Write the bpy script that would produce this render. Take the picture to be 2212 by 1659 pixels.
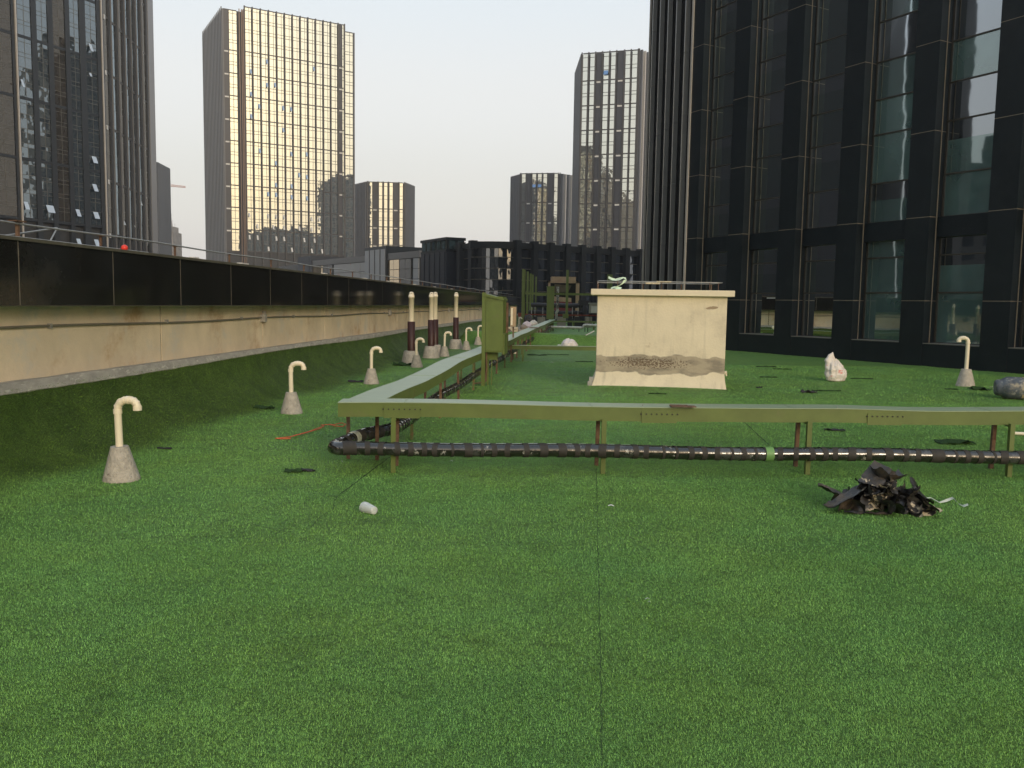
import bpy, bmesh, math, random
import numpy as np
from mathutils import Vector, Matrix, noise, Euler
random.seed(7); np.random.seed(7)
for o in list(bpy.data.objects): bpy.data.objects.remove(o)
S=bpy.context.scene; COL=S.collection; R=math.radians
# ------------------------------------------------------------------ camera
FPX=1853.0; PITCH=math.atan(173.1/1853); ROLL=.016; EYE=1.6
_c=math.sqrt(1-ROLL*ROLL)
VF=Vector((0,math.cos(PITCH),-math.sin(PITCH))); VU0=Vector((0,math.sin(PITCH),math.cos(PITCH))); VR0=Vector((1,0,0))
VR=VR0*_c+VU0*ROLL; VU=VU0*_c-VR0*ROLL
cam=bpy.data.cameras.new('camera'); camo=bpy.data.objects.new('camera',cam); COL.objects.link(camo)
cam.sensor_width=36; cam.lens=FPX/2212*36; cam.clip_start=.05; cam.clip_end=5000
camo.matrix_world=Matrix(((VR.x,VU.x,-VF.x,0),(VR.y,VU.y,-VF.y,0),(VR.z,VU.z,-VF.z,EYE),(0,0,0,1)))
S.camera=camo
# ------------------------------------------------------------------ sky, sun, exposure
SUNAZ=math.atan2(.42,-.91)      # clockwise from +y: behind the camera, a little to the right
SUNEL=R(15)
sd=Vector((math.sin(SUNAZ)*math.cos(SUNEL),math.cos(SUNAZ)*math.cos(SUNEL),math.sin(SUNEL)))
W=bpy.data.worlds.new("World"); S.world=W; W.use_nodes=True
wn=W.node_tree; wn.nodes.clear()
def NN(t,k,**kw):
    n=t.nodes.new(k)
    for a,b in kw.items(): setattr(n,a,b)
    return n
tc=NN(wn,'ShaderNodeTexCoord'); sx=NN(wn,'ShaderNodeSeparateXYZ'); wn.links.new(tc.outputs['Generated'],sx.inputs[0])
cr=NN(wn,'ShaderNodeValToRGB'); wn.links.new(sx.outputs['Z'],cr.inputs[0])
cr.color_ramp.interpolation='EASE'
el=cr.color_ramp.elements
el[0].position=0; el[0].color=(.72,.675,.645,1)
el[1].position=1; el[1].color=(.45,.55,.66,1)
for p_,c_ in ((.10,(.755,.735,.71,1)),(.22,(.772,.758,.755,1)),(.36,(.70,.742,.780,1))):
    e=el.new(p_); e.color=c_
vd=NN(wn,'ShaderNodeVectorMath',operation='DOT_PRODUCT'); wn.links.new(tc.outputs['Generated'],vd.inputs[0])
gd=Vector((math.sin(SUNAZ),math.cos(SUNAZ),.10)).normalized(); vd.inputs[1].default_value=gd
mr=NN(wn,'ShaderNodeMapRange',interpolation_type='SMOOTHSTEP'); wn.links.new(vd.outputs['Value'],mr.inputs[0])
mr.inputs[1].default_value=.84; mr.inputs[2].default_value=1.0
mx=NN(wn,'ShaderNodeMix',data_type='RGBA'); wn.links.new(mr.outputs[0],mx.inputs[0]); wn.links.new(cr.outputs[0],mx.inputs[6]); mx.inputs[7].default_value=(1.13,1.0,.80,1)
bg=NN(wn,'ShaderNodeBackground'); wn.links.new(mx.outputs[2],bg.inputs[0]); bg.inputs[1].default_value=1.04
sky=NN(wn,'ShaderNodeTexSky',sky_type='NISHITA'); sky.sun_disc=False; sky.sun_elevation=SUNEL; sky.sun_rotation=SUNAZ; sky.dust_density=6; sky.air_density=1.5
bg2=NN(wn,'ShaderNodeBackground'); wn.links.new(sky.outputs[0],bg2.inputs[0]); bg2.inputs[1].default_value=.05
ad=NN(wn,'ShaderNodeAddShader'); wn.links.new(bg.outputs[0],ad.inputs[0]); wn.links.new(bg2.outputs[0],ad.inputs[1])
wo=NN(wn,'ShaderNodeOutputWorld'); wn.links.new(ad.outputs[0],wo.inputs[0])
sl=bpy.data.lights.new('sun','SUN'); sl.energy=1.0; sl.angle=R(13); sl.color=(1,.89,.73)
so=bpy.data.objects.new('sun',sl); COL.objects.link(so); so.rotation_euler=sd.to_track_quat('Z','Y').to_euler()
S.view_settings.view_transform='Standard'; S.view_settings.look='None'; S.view_settings.exposure=0; S.view_settings.gamma=1
# ------------------------------------------------------------------ survey helpers: photo pixel (2212 wide) to metres
def ray(px,py): return VF+VR*((px-1106)/FPX)+VU*((829.5-py)/FPX)
def G(px,py,z=0.):
    d=ray(px,py); t=(z-EYE)/d.z; return Vector((d.x*t,d.y*t,z))
def atY(px,py,y):
    d=ray(px,py); t=y/d.y; return Vector((d.x*t,y,EYE+d.z*t))
def hv(h): return Vector((math.sin(R(h)),math.cos(R(h)),0))
def onl(px,py,P,h):
    u=hv(h); d=ray(px,py); det=-u.x*d.y+d.x*u.y
    t=(P[0]*d.y-d.x*P[1])/det; k=(P[1]+u.y*t)/d.y
    return t,EYE+d.z*k
HW=4.68; UW=hv(HW); NW=Vector((math.cos(R(HW)),-math.sin(R(HW)),0))   # wall direction; NW points to the right of it
def SW(s,w,z=0.): 
    p=UW*s-NW*w; return Vector((p.x,p.y,z))
# ------------------------------------------------------------------ materials
MATS={}
def lk(t,a,b): t.links.new(a,b)
def mat(name,col,rough=.7,metal=0,var=.15,vs=3.,bump=0.,bs=30.,spec=.5,stain=None,ss=1.2,st=(.55,.7),coat=0,det=6,stretch=None,island=0,emit=None,alpha=1,trans=0):
    if name in MATS: return MATS[name]
    m=bpy.data.materials.new(name); m.use_nodes=True; t=m.node_tree; b=t.nodes['Principled BSDF']
    b.inputs['Roughness'].default_value=rough; b.inputs['Metallic'].default_value=metal; b.inputs['Specular IOR Level'].default_value=spec
    b.inputs['Coat Weight'].default_value=coat
    tc=NN(t,'ShaderNodeTexCoord'); mp=NN(t,'ShaderNodeMapping'); lk(t,tc.outputs['Object'],mp.inputs[0])
    if stretch: mp.inputs['Scale'].default_value=stretch
    n=NN(t,'ShaderNodeTexNoise'); n.inputs['Scale'].default_value=vs; n.inputs['Detail'].default_value=det; n.inputs['Roughness'].default_value=.62; lk(t,mp.outputs[0],n.inputs[0])
    mr=NN(t,'ShaderNodeMapRange'); lk(t,n.outputs['Fac'],mr.inputs[0]); mr.inputs[1].default_value=.3; mr.inputs[2].default_value=.7; mr.inputs[3].default_value=1-var; mr.inputs[4].default_value=1+var
    vm=NN(t,'ShaderNodeVectorMath',operation='SCALE'); vm.inputs[0].default_value=col[:3]; lk(t,mr.outputs[0],vm.inputs['Scale'])
    out=vm.outputs[0]
    if island:
        g=NN(t,'ShaderNodeNewGeometry'); m2=NN(t,'ShaderNodeMapRange'); lk(t,g.outputs['Random Per Island'],m2.inputs[0]); m2.inputs[3].default_value=1-island; m2.inputs[4].default_value=1+island
        v2=NN(t,'ShaderNodeVectorMath',operation='SCALE'); lk(t,out,v2.inputs[0]); lk(t,m2.outputs[0],v2.inputs['Scale']); out=v2.outputs[0]
    if stain:
        for i,(sc_,cc,lo,hi) in enumerate(stain):
            n2=NN(t,'ShaderNodeTexNoise'); n2.inputs['Scale'].default_value=sc_; n2.inputs['Detail'].default_value=8; n2.inputs['Roughness'].default_value=.7
            ad_=NN(t,'ShaderNodeVectorMath',operation='ADD'); lk(t,mp.outputs[0],ad_.inputs[0]); ad_.inputs[1].default_value=(7.3*(i+1),3.1*i,1.7); lk(t,ad_.outputs[0],n2.inputs[0])
            m3=NN(t,'ShaderNodeMapRange',interpolation_type='SMOOTHSTEP'); lk(t,n2.outputs['Fac'],m3.inputs[0]); m3.inputs[1].default_value=lo; m3.inputs[2].default_value=hi
            x=NN(t,'ShaderNodeMix',data_type='RGBA'); lk(t,m3.outputs[0],x.inputs[0]); lk(t,out,x.inputs[6]); x.inputs[7].default_value=(*cc,1); out=x.outputs[2]
    lk(t,out,b.inputs['Base Color'])
    if bump:
        n3=NN(t,'ShaderNodeTexNoise'); n3.inputs['Scale'].default_value=bs; n3.inputs['Detail'].default_value=5; lk(t,mp.outputs[0],n3.inputs[0])
        bp=NN(t,'ShaderNodeBump'); bp.inputs['Strength'].default_value=bump; bp.inputs['Distance'].default_value=.02; lk(t,n3.outputs['Fac'],bp.inputs['Height']); lk(t,bp.outputs[0],b.inputs['Normal'])
    if trans: b.inputs['Transmission Weight'].default_value=trans
    if emit: b.inputs['Emission Color'].default_value=(*emit[:3],1); b.inputs['Emission Strength'].default_value=emit[3]
    MATS[name]=m; m['bsdf']=1
    return m
def glass(name,tint,base,fac,rough=.02,wob=.0,ws=.6,curtain=0):
    """coated curtain-wall glass: dark body colour under a strong mirror layer; wob = waviness of the sheets"""
    if name in MATS: return MATS[name]
    m=bpy.data.materials.new(name); m.use_nodes=True; t=m.node_tree; t.nodes.clear()
    o=NN(t,'ShaderNodeOutputMaterial'); mix=NN(t,'ShaderNodeMixShader'); d=NN(t,'ShaderNodeBsdfDiffuse'); g=NN(t,'ShaderNodeBsdfGlossy')
    g.inputs['Roughness'].default_value=rough; g.inputs['Color'].default_value=(*tint,1)
    tc=NN(t,'ShaderNodeTexCoord')
    n=NN(t,'ShaderNodeTexNoise'); n.inputs['Scale'].default_value=1.1; n.inputs['Detail'].default_value=4; lk(t,tc.outputs['Object'],n.inputs[0])
    gi=NN(t,'ShaderNodeNewGeometry')
    a=NN(t,'ShaderNodeMath',operation='MULTIPLY_ADD'); lk(t,gi.outputs['Random Per Island'],a.inputs[0]); a.inputs[1].default_value=.8 if curtain else .3; lk(t,n.outputs['Fac'],a.inputs[2])
    sc=NN(t,'ShaderNodeVectorMath',operation='SCALE'); sc.inputs[0].default_value=base; lk(t,a.outputs[0],sc.inputs['Scale']); lk(t,sc.outputs[0],d.inputs[0])
    lw=NN(t,'ShaderNodeFresnel'); lw.inputs[0].default_value=1.5
    ma=NN(t,'ShaderNodeMath',operation='MULTIPLY_ADD',use_clamp=True); lk(t,lw.outputs[0],ma.inputs[0]); ma.inputs[1].default_value=1-fac; ma.inputs[2].default_value=fac; lk(t,ma.outputs[0],mix.inputs[0])
    if wob:
        n2=NN(t,'ShaderNodeTexNoise'); n2.inputs['Scale'].default_value=ws; n2.inputs['Detail'].default_value=2; lk(t,tc.outputs['Object'],n2.inputs[0])
        bp=NN(t,'ShaderNodeBump'); bp.inputs['Distance'].default_value=wob; bp.inputs['Strength'].default_value=1; lk(t,n2.outputs['Fac'],bp.inputs['Height']); lk(t,bp.outputs[0],g.inputs['Normal'])
    lk(t,d.outputs[0],mix.inputs[1]); lk(t,g.outputs[0],mix.inputs[2]); lk(t,mix.outputs[0],o.inputs[0])
    MATS[name]=m; return m
# ------------------------------------------------------------------ mesh helpers
def fr(P,h,side=1):
    """frame on a facade: x along heading h, y outwards, z up"""
    u=hv(h); n=Vector((u.y,-u.x,0))*side
    return Matrix(((u.x,n.x,0,P[0]),(u.y,n.y,0,P[1]),(u.z,n.z,1,P[2] if len(P)>2 else 0),(0,0,0,1)))
class MB:
    def __init__(s,M=None): s.v=[];s.f=[];s.mi=[];s.sm=[];s.M=M or Matrix()
    def add(s,vs,fs,mi=0,smooth=False):
        b=len(s.v); s.v+=[s.M@Vector(v) for v in vs]
        for f in fs: s.f.append([b+i for i in f]); s.mi.append(mi); s.sm.append(smooth)
        return s
    def box(s,x0,x1,y0,y1,z0,z1,mi=0):
        vs=[(x,y,z) for z in (z0,z1) for y in (y0,y1) for x in (x0,x1)]
        return s.add(vs,[(0,2,3,1),(4,5,7,6),(0,1,5,4),(2,6,7,3),(0,4,6,2),(1,3,7,5)],mi)
    def bbox(s,x0,x1,y0,y1,z0,z1,b=.01,mi=0):
        """box with chamfered edges"""
        bm=bmesh.new(); bmesh.ops.create_cube(bm,size=1)
        for v in bm.verts: v.co=Vector((x0+(v.co.x+.5)*(x1-x0),y0+(v.co.y+.5)*(y1-y0),z0+(v.co.z+.5)*(z1-z0)))
        bmesh.ops.bevel(bm,geom=bm.edges[:],offset=b,segments=2,affect='EDGES',profile=.6)
        s.add([tuple(v.co) for v in bm.verts],[[v.index for v in f.verts] for f in bm.faces],mi); bm.free(); return s
    def quad(s,a,b,c,d,mi=0): return s.add([a,b,c,d],[(0,1,2,3)],mi)
    def poly(s,pts,z0,z1,mi=0,top=None):
        n=len(pts); tp=top or pts
        vs=[(p[0],p[1],z0) for p in pts]+[(p[0],p[1],z1) for p in tp]
        return s.add(vs,[[(i+1)%n,i,n+i,n+(i+1)%n][::-1] for i in range(n)]+[list(range(n))[::-1],list(range(n,2*n))],mi)
    def tube(s,pts,r,seg=10,mi=0,caps=True,smooth=True):
        pts=[Vector(p) for p in pts]; n=len(pts); rs=r if isinstance(r,(list,tuple)) else [r]*n
        T=[(pts[min(i+1,n-1)]-pts[max(i-1,0)]).normalized() for i in range(n)]
        a=Vector((0,0,1)) if abs(T[0].z)<.9 else Vector((1,0,0)); U=(a-T[0]*a.dot(T[0])).normalized(); vs=[]
        for i in range(n):
            U=(U-T[i]*U.dot(T[i])).normalized(); V=T[i].cross(U)
            for k in range(seg):
                q=2*math.pi*k/seg; vs.append(pts[i]+(U*math.cos(q)+V*math.sin(q))*rs[i])
        fs=[(i*seg+k,i*seg+(k+1)%seg,(i+1)*seg+(k+1)%seg,(i+1)*seg+k) for i in range(n-1) for k in range(seg)]
        s.add(vs,fs,mi,smooth)
        if caps: s.add(vs[:seg],[list(range(seg))[::-1]],mi); s.add(vs[-seg:],[list(range(seg))],mi)
        return s
    def lathe(s,prof,seg=24,c=(0,0,0),mi=0,smooth=True,jit=0):
        vs=[]
        for (r,z) in prof:
            for k in range(seg):
                q=2*math.pi*k/seg; rr=r*(1+(random.uniform(-jit,jit) if jit else 0)); vs.append((c[0]+rr*math.cos(q),c[1]+rr*math.sin(q),c[2]+z))
        n=len(prof); fs=[(i*seg+k,i*seg+(k+1)%seg,(i+1)*seg+(k+1)%seg,(i+1)*seg+k) for i in range(n-1) for k in range(seg)]
        s.add(vs,fs,mi,smooth); s.add(vs[:seg],[list(range(seg))[::-1]],mi); s.add(vs[-seg:],[list(range(seg))],mi); return s
PM={}
def obj(name,mb,m,parent=None,label=None):
    me=bpy.data.meshes.new(name); inv=PM.get(parent.name,Matrix()).inverted() if parent else Matrix()
    me.from_pydata([inv@v for v in mb.v],[],mb.f)
    for x in (m if isinstance(m,(list,tuple)) else [m]): me.materials.append(x)
    me.polygons.foreach_set('material_index',mb.mi); me.polygons.foreach_set('use_smooth',mb.sm); me.update()
    o=bpy.data.objects.new(name,me); COL.objects.link(o)
    if parent: o.parent=parent; PM[o.name]=PM.get(parent.name,Matrix())
    else: PM[o.name]=Matrix()
    if label: o['label']=label
    return o
def rebase(o,loc):
    """move a single-mesh thing's origin to its base"""
    loc=Vector(loc); o.data.transform(Matrix.Translation(-loc)); o.location=loc; PM[o.name]=Matrix.Translation(loc); return o
def tag(o,label,cat,group=None,kind=None):
    if label: o['label']=label
    if cat: o['category']=cat
    if group: o['group']=group
    if kind: o['kind']=kind
    return o
def thing(name,label,cat,loc=(0,0,0),rz=0,group=None):
    o=bpy.data.objects.new(name,None); COL.objects.link(o); o.empty_display_size=.2
    o.location=loc; o.rotation_euler=(0,0,rz); PM[o.name]=Matrix.Translation(loc)@Matrix.Rotation(rz,4,'Z')
    return tag(o,label,cat,group)
def dup(root,loc,rz,label):
    r=root.copy(); COL.objects.link(r); r.location=loc; r.rotation_euler=(0,0,rz); r['label']=label
    for ch in list(root.children):
        c=ch.copy(); COL.objects.link(c); c.parent=r
        for g in ch.children:
            d=g.copy(); COL.objects.link(d); d.parent=c
    return r
def struct(name,mb,m): return tag(obj(name,mb,m),None,None,kind='structure')
# ------------------------------------------------------------------ material list
M_conc=mat('beige_concrete',(.68,.575,.41),.85,var=.16,vs=1.1,bump=.3,bs=40,stain=[(1.1,(.46,.31,.17),.50,.72),(1.7,(.60,.55,.45),.50,.70),(4.5,(.30,.23,.15),.68,.76),(22,(.20,.14,.09),.72,.75)])
M_mortar=mat('grey_mortar',(.36,.345,.31),.9,var=.22,vs=5,bump=.5,bs=30,stain=[(6,(.52,.50,.45),.56,.62),(9,(.2,.18,.15),.66,.76)],stretch=(1,1,2.5))
M_granite=mat('black_granite',(.013,.013,.012),.10,var=.25,vs=60,spec=.22,stain=[(1.3,(.03,.028,.024),.5,.75),(30,(.10,.095,.085),.80,.84)])
M_joint=mat('joint_sealant',(.10,.09,.07),.8,var=.4,vs=8)
M_coping=mat('coping_stone',(.085,.078,.058),.75,var=.25,vs=6,stain=[(4,(.13,.12,.09),.55,.7)])
M_pvc=mat('cream_pvc',(.83,.74,.56),.38,var=.05,vs=8,stain=[(7,(.55,.45,.30),.68,.8)])
M_cone=mat('cast_concrete',(.44,.40,.34),.9,var=.25,vs=14,bump=.8,bs=45,stain=[(16,(.16,.13,.11),.60,.70),(5,(.45,.42,.37),.5,.7)])
M_sleeve=mat('maroon_paint',(.045,.014,.011),.5,var=.25,vs=10,stain=[(9,(.28,.10,.045),.66,.74)])
M_green=mat('olive_green_paint',(.115,.155,.034),.5,var=.14,vs=4,stain=[(3.2,(.135,.15,.05),.55,.75),(22,(.12,.07,.03),.75,.8)],bump=.05,bs=8)
M_greentop=mat('faded_skylit_green',(.31,.385,.245),.40,var=.10,vs=5,stain=[(2.1,(.26,.33,.22),.5,.75),(8,(.13,.20,.10),.62,.75)],stretch=(1,3,1),bump=.05,bs=6)  # for top plates: sky light put into the paler colour, with some fading
M_rust=mat('rusty_steel',(.15,.09,.055),.85,var=.35,vs=14,stain=[(9,(.10,.045,.025),.5,.65),(20,(.30,.20,.11),.6,.72)],bump=.4,bs=60)
M_rustgreen=mat('rust_speckled_green',(.11,.135,.04),.7,var=.2,vs=14,stain=[(12,(.20,.11,.05),.52,.62)])
M_steel=mat('galvanised_rod',(.36,.36,.35),.45,metal=.6,var=.2,vs=20,stain=[(9,(.22,.11,.05),.66,.74)])
M_wrap=mat('black_plastic_film',(.016,.015,.014),.13,var=.3,vs=9,bump=.25,bs=14,spec=.7,coat=.8,stain=[(9,(.40,.39,.36),.60,.66),(3,(.06,.06,.06),.5,.6)])
M_tape=mat('grey_rubber_tape',(.036,.032,.028),.72,var=.2,vs=14,bump=.3,bs=40)
M_foil=mat('green_tape_patch',(.16,.32,.10),.5)
M_plast=mat('painted_plaster',(.75,.66,.49),.85,var=.07,vs=1.6,bump=.15,bs=26,stain=[(1.4,(.62,.53,.38),.52,.8),(9,(.40,.30,.18),.74,.82)])
M_film=mat('white_bag_plastic',(.72,.70,.66),.4,var=.08,vs=10,bump=.3,bs=25)
M_black=mat('black_membrane',(.040,.038,.037),.33,var=.3,vs=8,island=.5,bump=.4,bs=30,stain=[(3.5,(.09,.07,.05),.48,.6),(5.0,(.55,.47,.33),.57,.59)])
M_dark=mat('dark_rubber',(.022,.022,.024),.65,var=.3)
M_darkturf=mat('turf_offcut_green',(.020,.060,.012),.9,var=.5,vs=60,bump=1,bs=120)
M_red=mat('red_oxide_paint',(.22,.035,.018),.6,var=.2,vs=5)
M_ins=mat('insulation_black',(.020,.020,.022),.6,var=.3,vs=10,bump=.5,bs=14)
M_tan=mat('tan_frp_panel',(.40,.28,.17),.7,var=.15,vs=3)
M_block=mat('equipment_plinth',(.33,.29,.24),.9,var=.2,vs=3,stain=[(5,(.2,.17,.13),.55,.7)])
M_body=mat('tower_core_dark',(.03,.029,.028),.6,var=.1)
M_fin=mat('bronze_fin',(.062,.056,.050),.55,metal=.2,var=.1,vs=.3)
M_fincool=mat('grey_fin',(.12,.12,.125),.5,metal=.2,var=.1,vs=.3)
M_dpanel=mat('dark_cladding',(.030,.029,.033),.35,var=.12,vs=.5)
M_mull=mat('mullion_grey',(.10,.095,.08),.5,var=.1)
M_white=mat('white_panel',(.62,.60,.56),.5,var=.05)
M_trim=mat('pale_metal_trim',(.52,.48,.43),.4,metal=.3,var=.08)
M_pier=mat('black_stone_pier',(.013,.018,.022),.35,var=.12,vs=2,spec=.22,stain=[(.8,(.024,.028,.032),.5,.8)])
M_reveal=mat('bronze_reveal',(.055,.046,.036),.35,var=.15)
M_seal=mat('brown_joint',(.26,.21,.155),.8,var=.2)
GL2=glass('gold_mirror_glass',(.77,.80,.74),(.03,.035,.04),.86,wob=.010,ws=.5)
GL5=glass('silver_mirror_glass',(.86,.88,.80),(.03,.035,.04),.80,wob=.012,ws=.5)
GLL=glass('teal_mirror_glass',(.62,.72,.78),(.022,.030,.036),.28,wob=.03,ws=.45)
GLT=glass('bronze_tinted_glass',(.50,.47,.42),(.048,.043,.038),.12,wob=.01,ws=.5)
GLN=glass('near_dark_glass',(.80,.88,.95),(.006,.010,.012),.32,wob=.0022,ws=.7)
GLB=glass('near_glass_over_blind',(.66,.78,.80),(.085,.145,.135),.22,wob=.0022,ws=.7,curtain=1)
GLC=glass('navy_glass',(.60,.66,.74),(.020,.026,.036),.20,wob=.03,ws=.35)
# ------------------------------------------------------------------ turf surface
FOOT=4.62; WALLW=5.47; ARC=1.28
def hgt(x,y):
    s=x*UW.x+y*UW.y; w=-(x*NW.x+y*NW.y)
    h=.004*np.sin(x*1.3+.6*y)+.003*np.sin(y*1.9-x*.7+1)+.002*np.sin(x*4.1+1.7*np.sin(y*1.2))*np.sin(y*2.3)
    h=h*np.clip((y-1)/3,0,1)
    ry=33.4+.15*np.sin(w*1.3)                       # turf-covered expansion kerb across the roof
    k=np.clip((s-ry)/.38,0,1)*np.clip((ry+1.5-s)/.5,0,1); k=k*k*(3-2*k)
    h=h+(.43+.02*w)*k*(w>-9)
    bx=np.clip(1-np.abs((x-2.85)/1.55)**8,0,1)*np.clip((y-16.15)/.35,0,1)*np.clip(18.9-y,0,1); h=h+.05*bx  # swelling at the plastered box
    d=np.maximum(0,(x-12.37)*.8846+(y-22.61)*.466)  # past the dark facade
    dn=-((x-12.37)*.8846+(y-22.61)*.466); h=h+.05*np.exp(-np.clip(dn,0,9)*3)
    return h
def surf(s,v):
    """s along the wall, v = distance from the camera line to the left, following the turf up the cove"""
    th=np.clip((v-FOOT)/ARC,0,1)*math.pi/2
    w=np.where(v<FOOT,v,FOOT+(WALLW-FOOT+.01)*np.sin(th)); z=np.where(v<FOOT,0,.70*(1-np.cos(th)))
    wr=np.clip((v-FOOT)/.3,0,1)*(.010*np.sin(s*5.1+1.5*np.sin(s*1.7))+.012*np.sin(s*11.3+2*np.sin(s*.9)))*np.clip(1.1-th/1.57,0,1)
    w=w-wr; x=UW.x*s-NW.x*w; y=UW.y*s-NW.y*w
    return x,y,z+hgt(x,y)*np.clip(1-(v-FOOT)/.4,0,1)
sv=np.concatenate([np.arange(-5,12,.12),np.arange(12,31,.25),np.arange(31,36.5,.06),np.arange(36.5,78,.5)])
vv=np.concatenate([np.arange(-24,-9,.6),np.arange(-9,4.4,.14),np.linspace(4.4,FOOT+ARC,22)])
SS,VV=np.meshgrid(sv,vv,indexing='ij'); X,Y_,Z=surf(SS,VV); ns,nv=SS.shape
gm=bpy.data.meshes.new('ground'); vts=np.stack([X,Y_,Z],-1).reshape(-1,3)
idx=np.arange(ns*nv).reshape(ns,nv); fq=np.stack([idx[:-1,:-1],idx[:-1,1:],idx[1:,1:],idx[1:,:-1]],-1).reshape(-1,4)
def npmesh(me,vts,fac):
    k=fac.shape[1]; me.vertices.add(len(vts)); me.vertices.foreach_set('co',vts.astype(np.float32).ravel())
    me.loops.add(fac.size); me.loops.foreach_set('vertex_index',fac.astype(np.int32).ravel())
    me.polygons.add(len(fac)); me.polygons.foreach_set('loop_start',np.arange(0,fac.size,k,dtype=np.int32))
    me.polygons.foreach_set('loop_total',np.full(len(fac),k,dtype=np.int32)); me.update(calc_edges=True)
npmesh(gm,vts,fq[:,::-1]); gm.polygons.foreach_set('use_smooth',[True]*len(gm.polygons))
def turfmat(name,blade,shaded=False):
    m=bpy.data.materials.new(name); m.use_nodes=True; t=m.node_tree; b=t.nodes['Principled BSDF']; b.inputs['Roughness'].default_value=.62; b.inputs['Specular IOR Level'].default_value=.25
    g=NN(t,'ShaderNodeNewGeometry')
    def nz(s,d,lo,hi,off=0):
        n=NN(t,'ShaderNodeTexNoise'); n.inputs['Scale'].default_value=s; n.inputs['Detail'].default_value=d; n.inputs['Roughness'].default_value=.65
        a=NN(t,'ShaderNodeVectorMath',operation='ADD'); a.inputs[1].default_value=(off,off*2,0); lk(t,g.outputs['Position'],a.inputs[0]); lk(t,a.outputs[0],n.inputs[0])
        r=NN(t,'ShaderNodeMapRange'); lk(t,n.outputs['Fac'],r.inputs[0]); r.inputs[1].default_value=lo; r.inputs[2].default_value=hi; return r.outputs[0]
    def mixc(f,a,bb):
        x=NN(t,'ShaderNodeMix',data_type='RGBA'); lk(t,f,x.inputs[0])
        for q,c in ((6,a),(7,bb)):
            if isinstance(c,tuple): x.inputs[q].default_value=(*c,1)
            else: lk(t,c,x.inputs[q])
        return x.outputs[2]
    if shaded: KK=.42
    else: KK=1
    big=nz(.55,4,.38,.62); med=nz(2.6,5,.40,.66,5.3); 
    A=(.235,.45,.100); B=(.20,.43,.108); D=(.13,.29,.062)
    c=mixc(big,A,B); c=mixc(med,c,D) if 0 else c
    pa=NN(t,'ShaderNodeAttribute',attribute_name='cove_shade'); c=mixc(pa.outputs['Fac'],c,mixc(med,(.115,.21,.034),(.088,.175,.026)))  # shade of the cove mixed into the turf colour
    mm=NN(t,'ShaderNodeMath',operation='MULTIPLY'); lk(t,med,mm.inputs[0]); mm.inputs[1].default_value=.50; k_=NN(t,'ShaderNodeVectorMath',operation='SCALE'); lk(t,c,k_.inputs[0]); k_.inputs['Scale'].default_value=.66; c=mixc(mm.outputs[0],c,k_.outputs[0])
    tcg=NN(t,'ShaderNodeMapping'); tcg.inputs['Scale'].default_value=(.7,1.25,1); lk(t,g.outputs['Position'],tcg.inputs[0]); n9=NN(t,'ShaderNodeTexNoise'); n9.inputs['Scale'].default_value=3.2; n9.inputs['Detail'].default_value=5; lk(t,tcg.outputs[0],n9.inputs[0]); r9=NN(t,'ShaderNodeMapRange',interpolation_type='SMOOTHSTEP'); lk(t,n9.outputs['Fac'],r9.inputs[0]); r9.inputs[1].default_value=.60; r9.inputs[2].default_value=.72; r9.inputs[3].default_value=0; r9.inputs[4].default_value=.5
    k9=NN(t,'ShaderNodeVectorMath',operation='SCALE'); lk(t,c,k9.inputs[0]); k9.inputs['Scale'].default_value=.55; c=mixc(r9.outputs[0],c,k9.outputs[0])
    if blade:
        r=NN(t,'ShaderNodeMapRange'); lk(t,g.outputs['Random Per Island'],r.inputs[0]); r.inputs[3].default_value=.68; r.inputs[4].default_value=1.45
        v=NN(t,'ShaderNodeVectorMath',operation='SCALE'); lk(t,c,v.inputs[0]); lk(t,r.outputs[0],v.inputs['Scale'])
        lk(t,v.outputs[0],b.inputs['Base Color'])
    else:
        f1=nz(95,3,.35,.65,2); f2=nz(22,4,.35,.65,9)
        r=NN(t,'ShaderNodeMath',operation='MULTIPLY_ADD'); lk(t,f1,r.inputs[0]); r.inputs[1].default_value=.75; r.inputs[2].default_value=.42
        r2=NN(t,'ShaderNodeMath',operation='MULTIPLY_ADD'); lk(t,f2,r2.inputs[0]); r2.inputs[1].default_value=.45; r2.inputs[2].default_value=.72
        r3=NN(t,'ShaderNodeMath',operation='MULTIPLY'); lk(t,r.outputs[0],r3.inputs[0]); lk(t,r2.outputs[0],r3.inputs[1])
        v=NN(t,'ShaderNodeVectorMath',operation='SCALE'); lk(t,c,v.inputs[0]); lk(t,r3.outputs[0],v.inputs['Scale']); lk(t,v.outputs[0],b.inputs['Base Color'])
        bp=NN(t,'ShaderNodeBump'); bp.inputs['Distance'].default_value=.02; bp.inputs['Strength'].default_value=.9; lk(t,f1,bp.inputs['Height']); lk(t,bp.outputs[0],b.inputs['Normal'])
    return m
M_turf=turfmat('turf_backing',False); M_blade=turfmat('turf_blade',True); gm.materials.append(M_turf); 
def cove_shade(v,s): q=np.clip((v-(FOOT-.22)+.10*np.sin(s*1.7)+.05*np.sin(s*4.3))/.55,0,1); return (q*q*(3-2*q)).astype(np.float32)  # painted shade: weight rises where the turf climbs the cove
gm.attributes.new('cove_shade','FLOAT','POINT').data.foreach_set('value',cove_shade(VV,SS).ravel())
ground=bpy.data.objects.new('ground',gm); COL.objects.link(ground); tag(ground,None,None,kind='structure')
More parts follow.
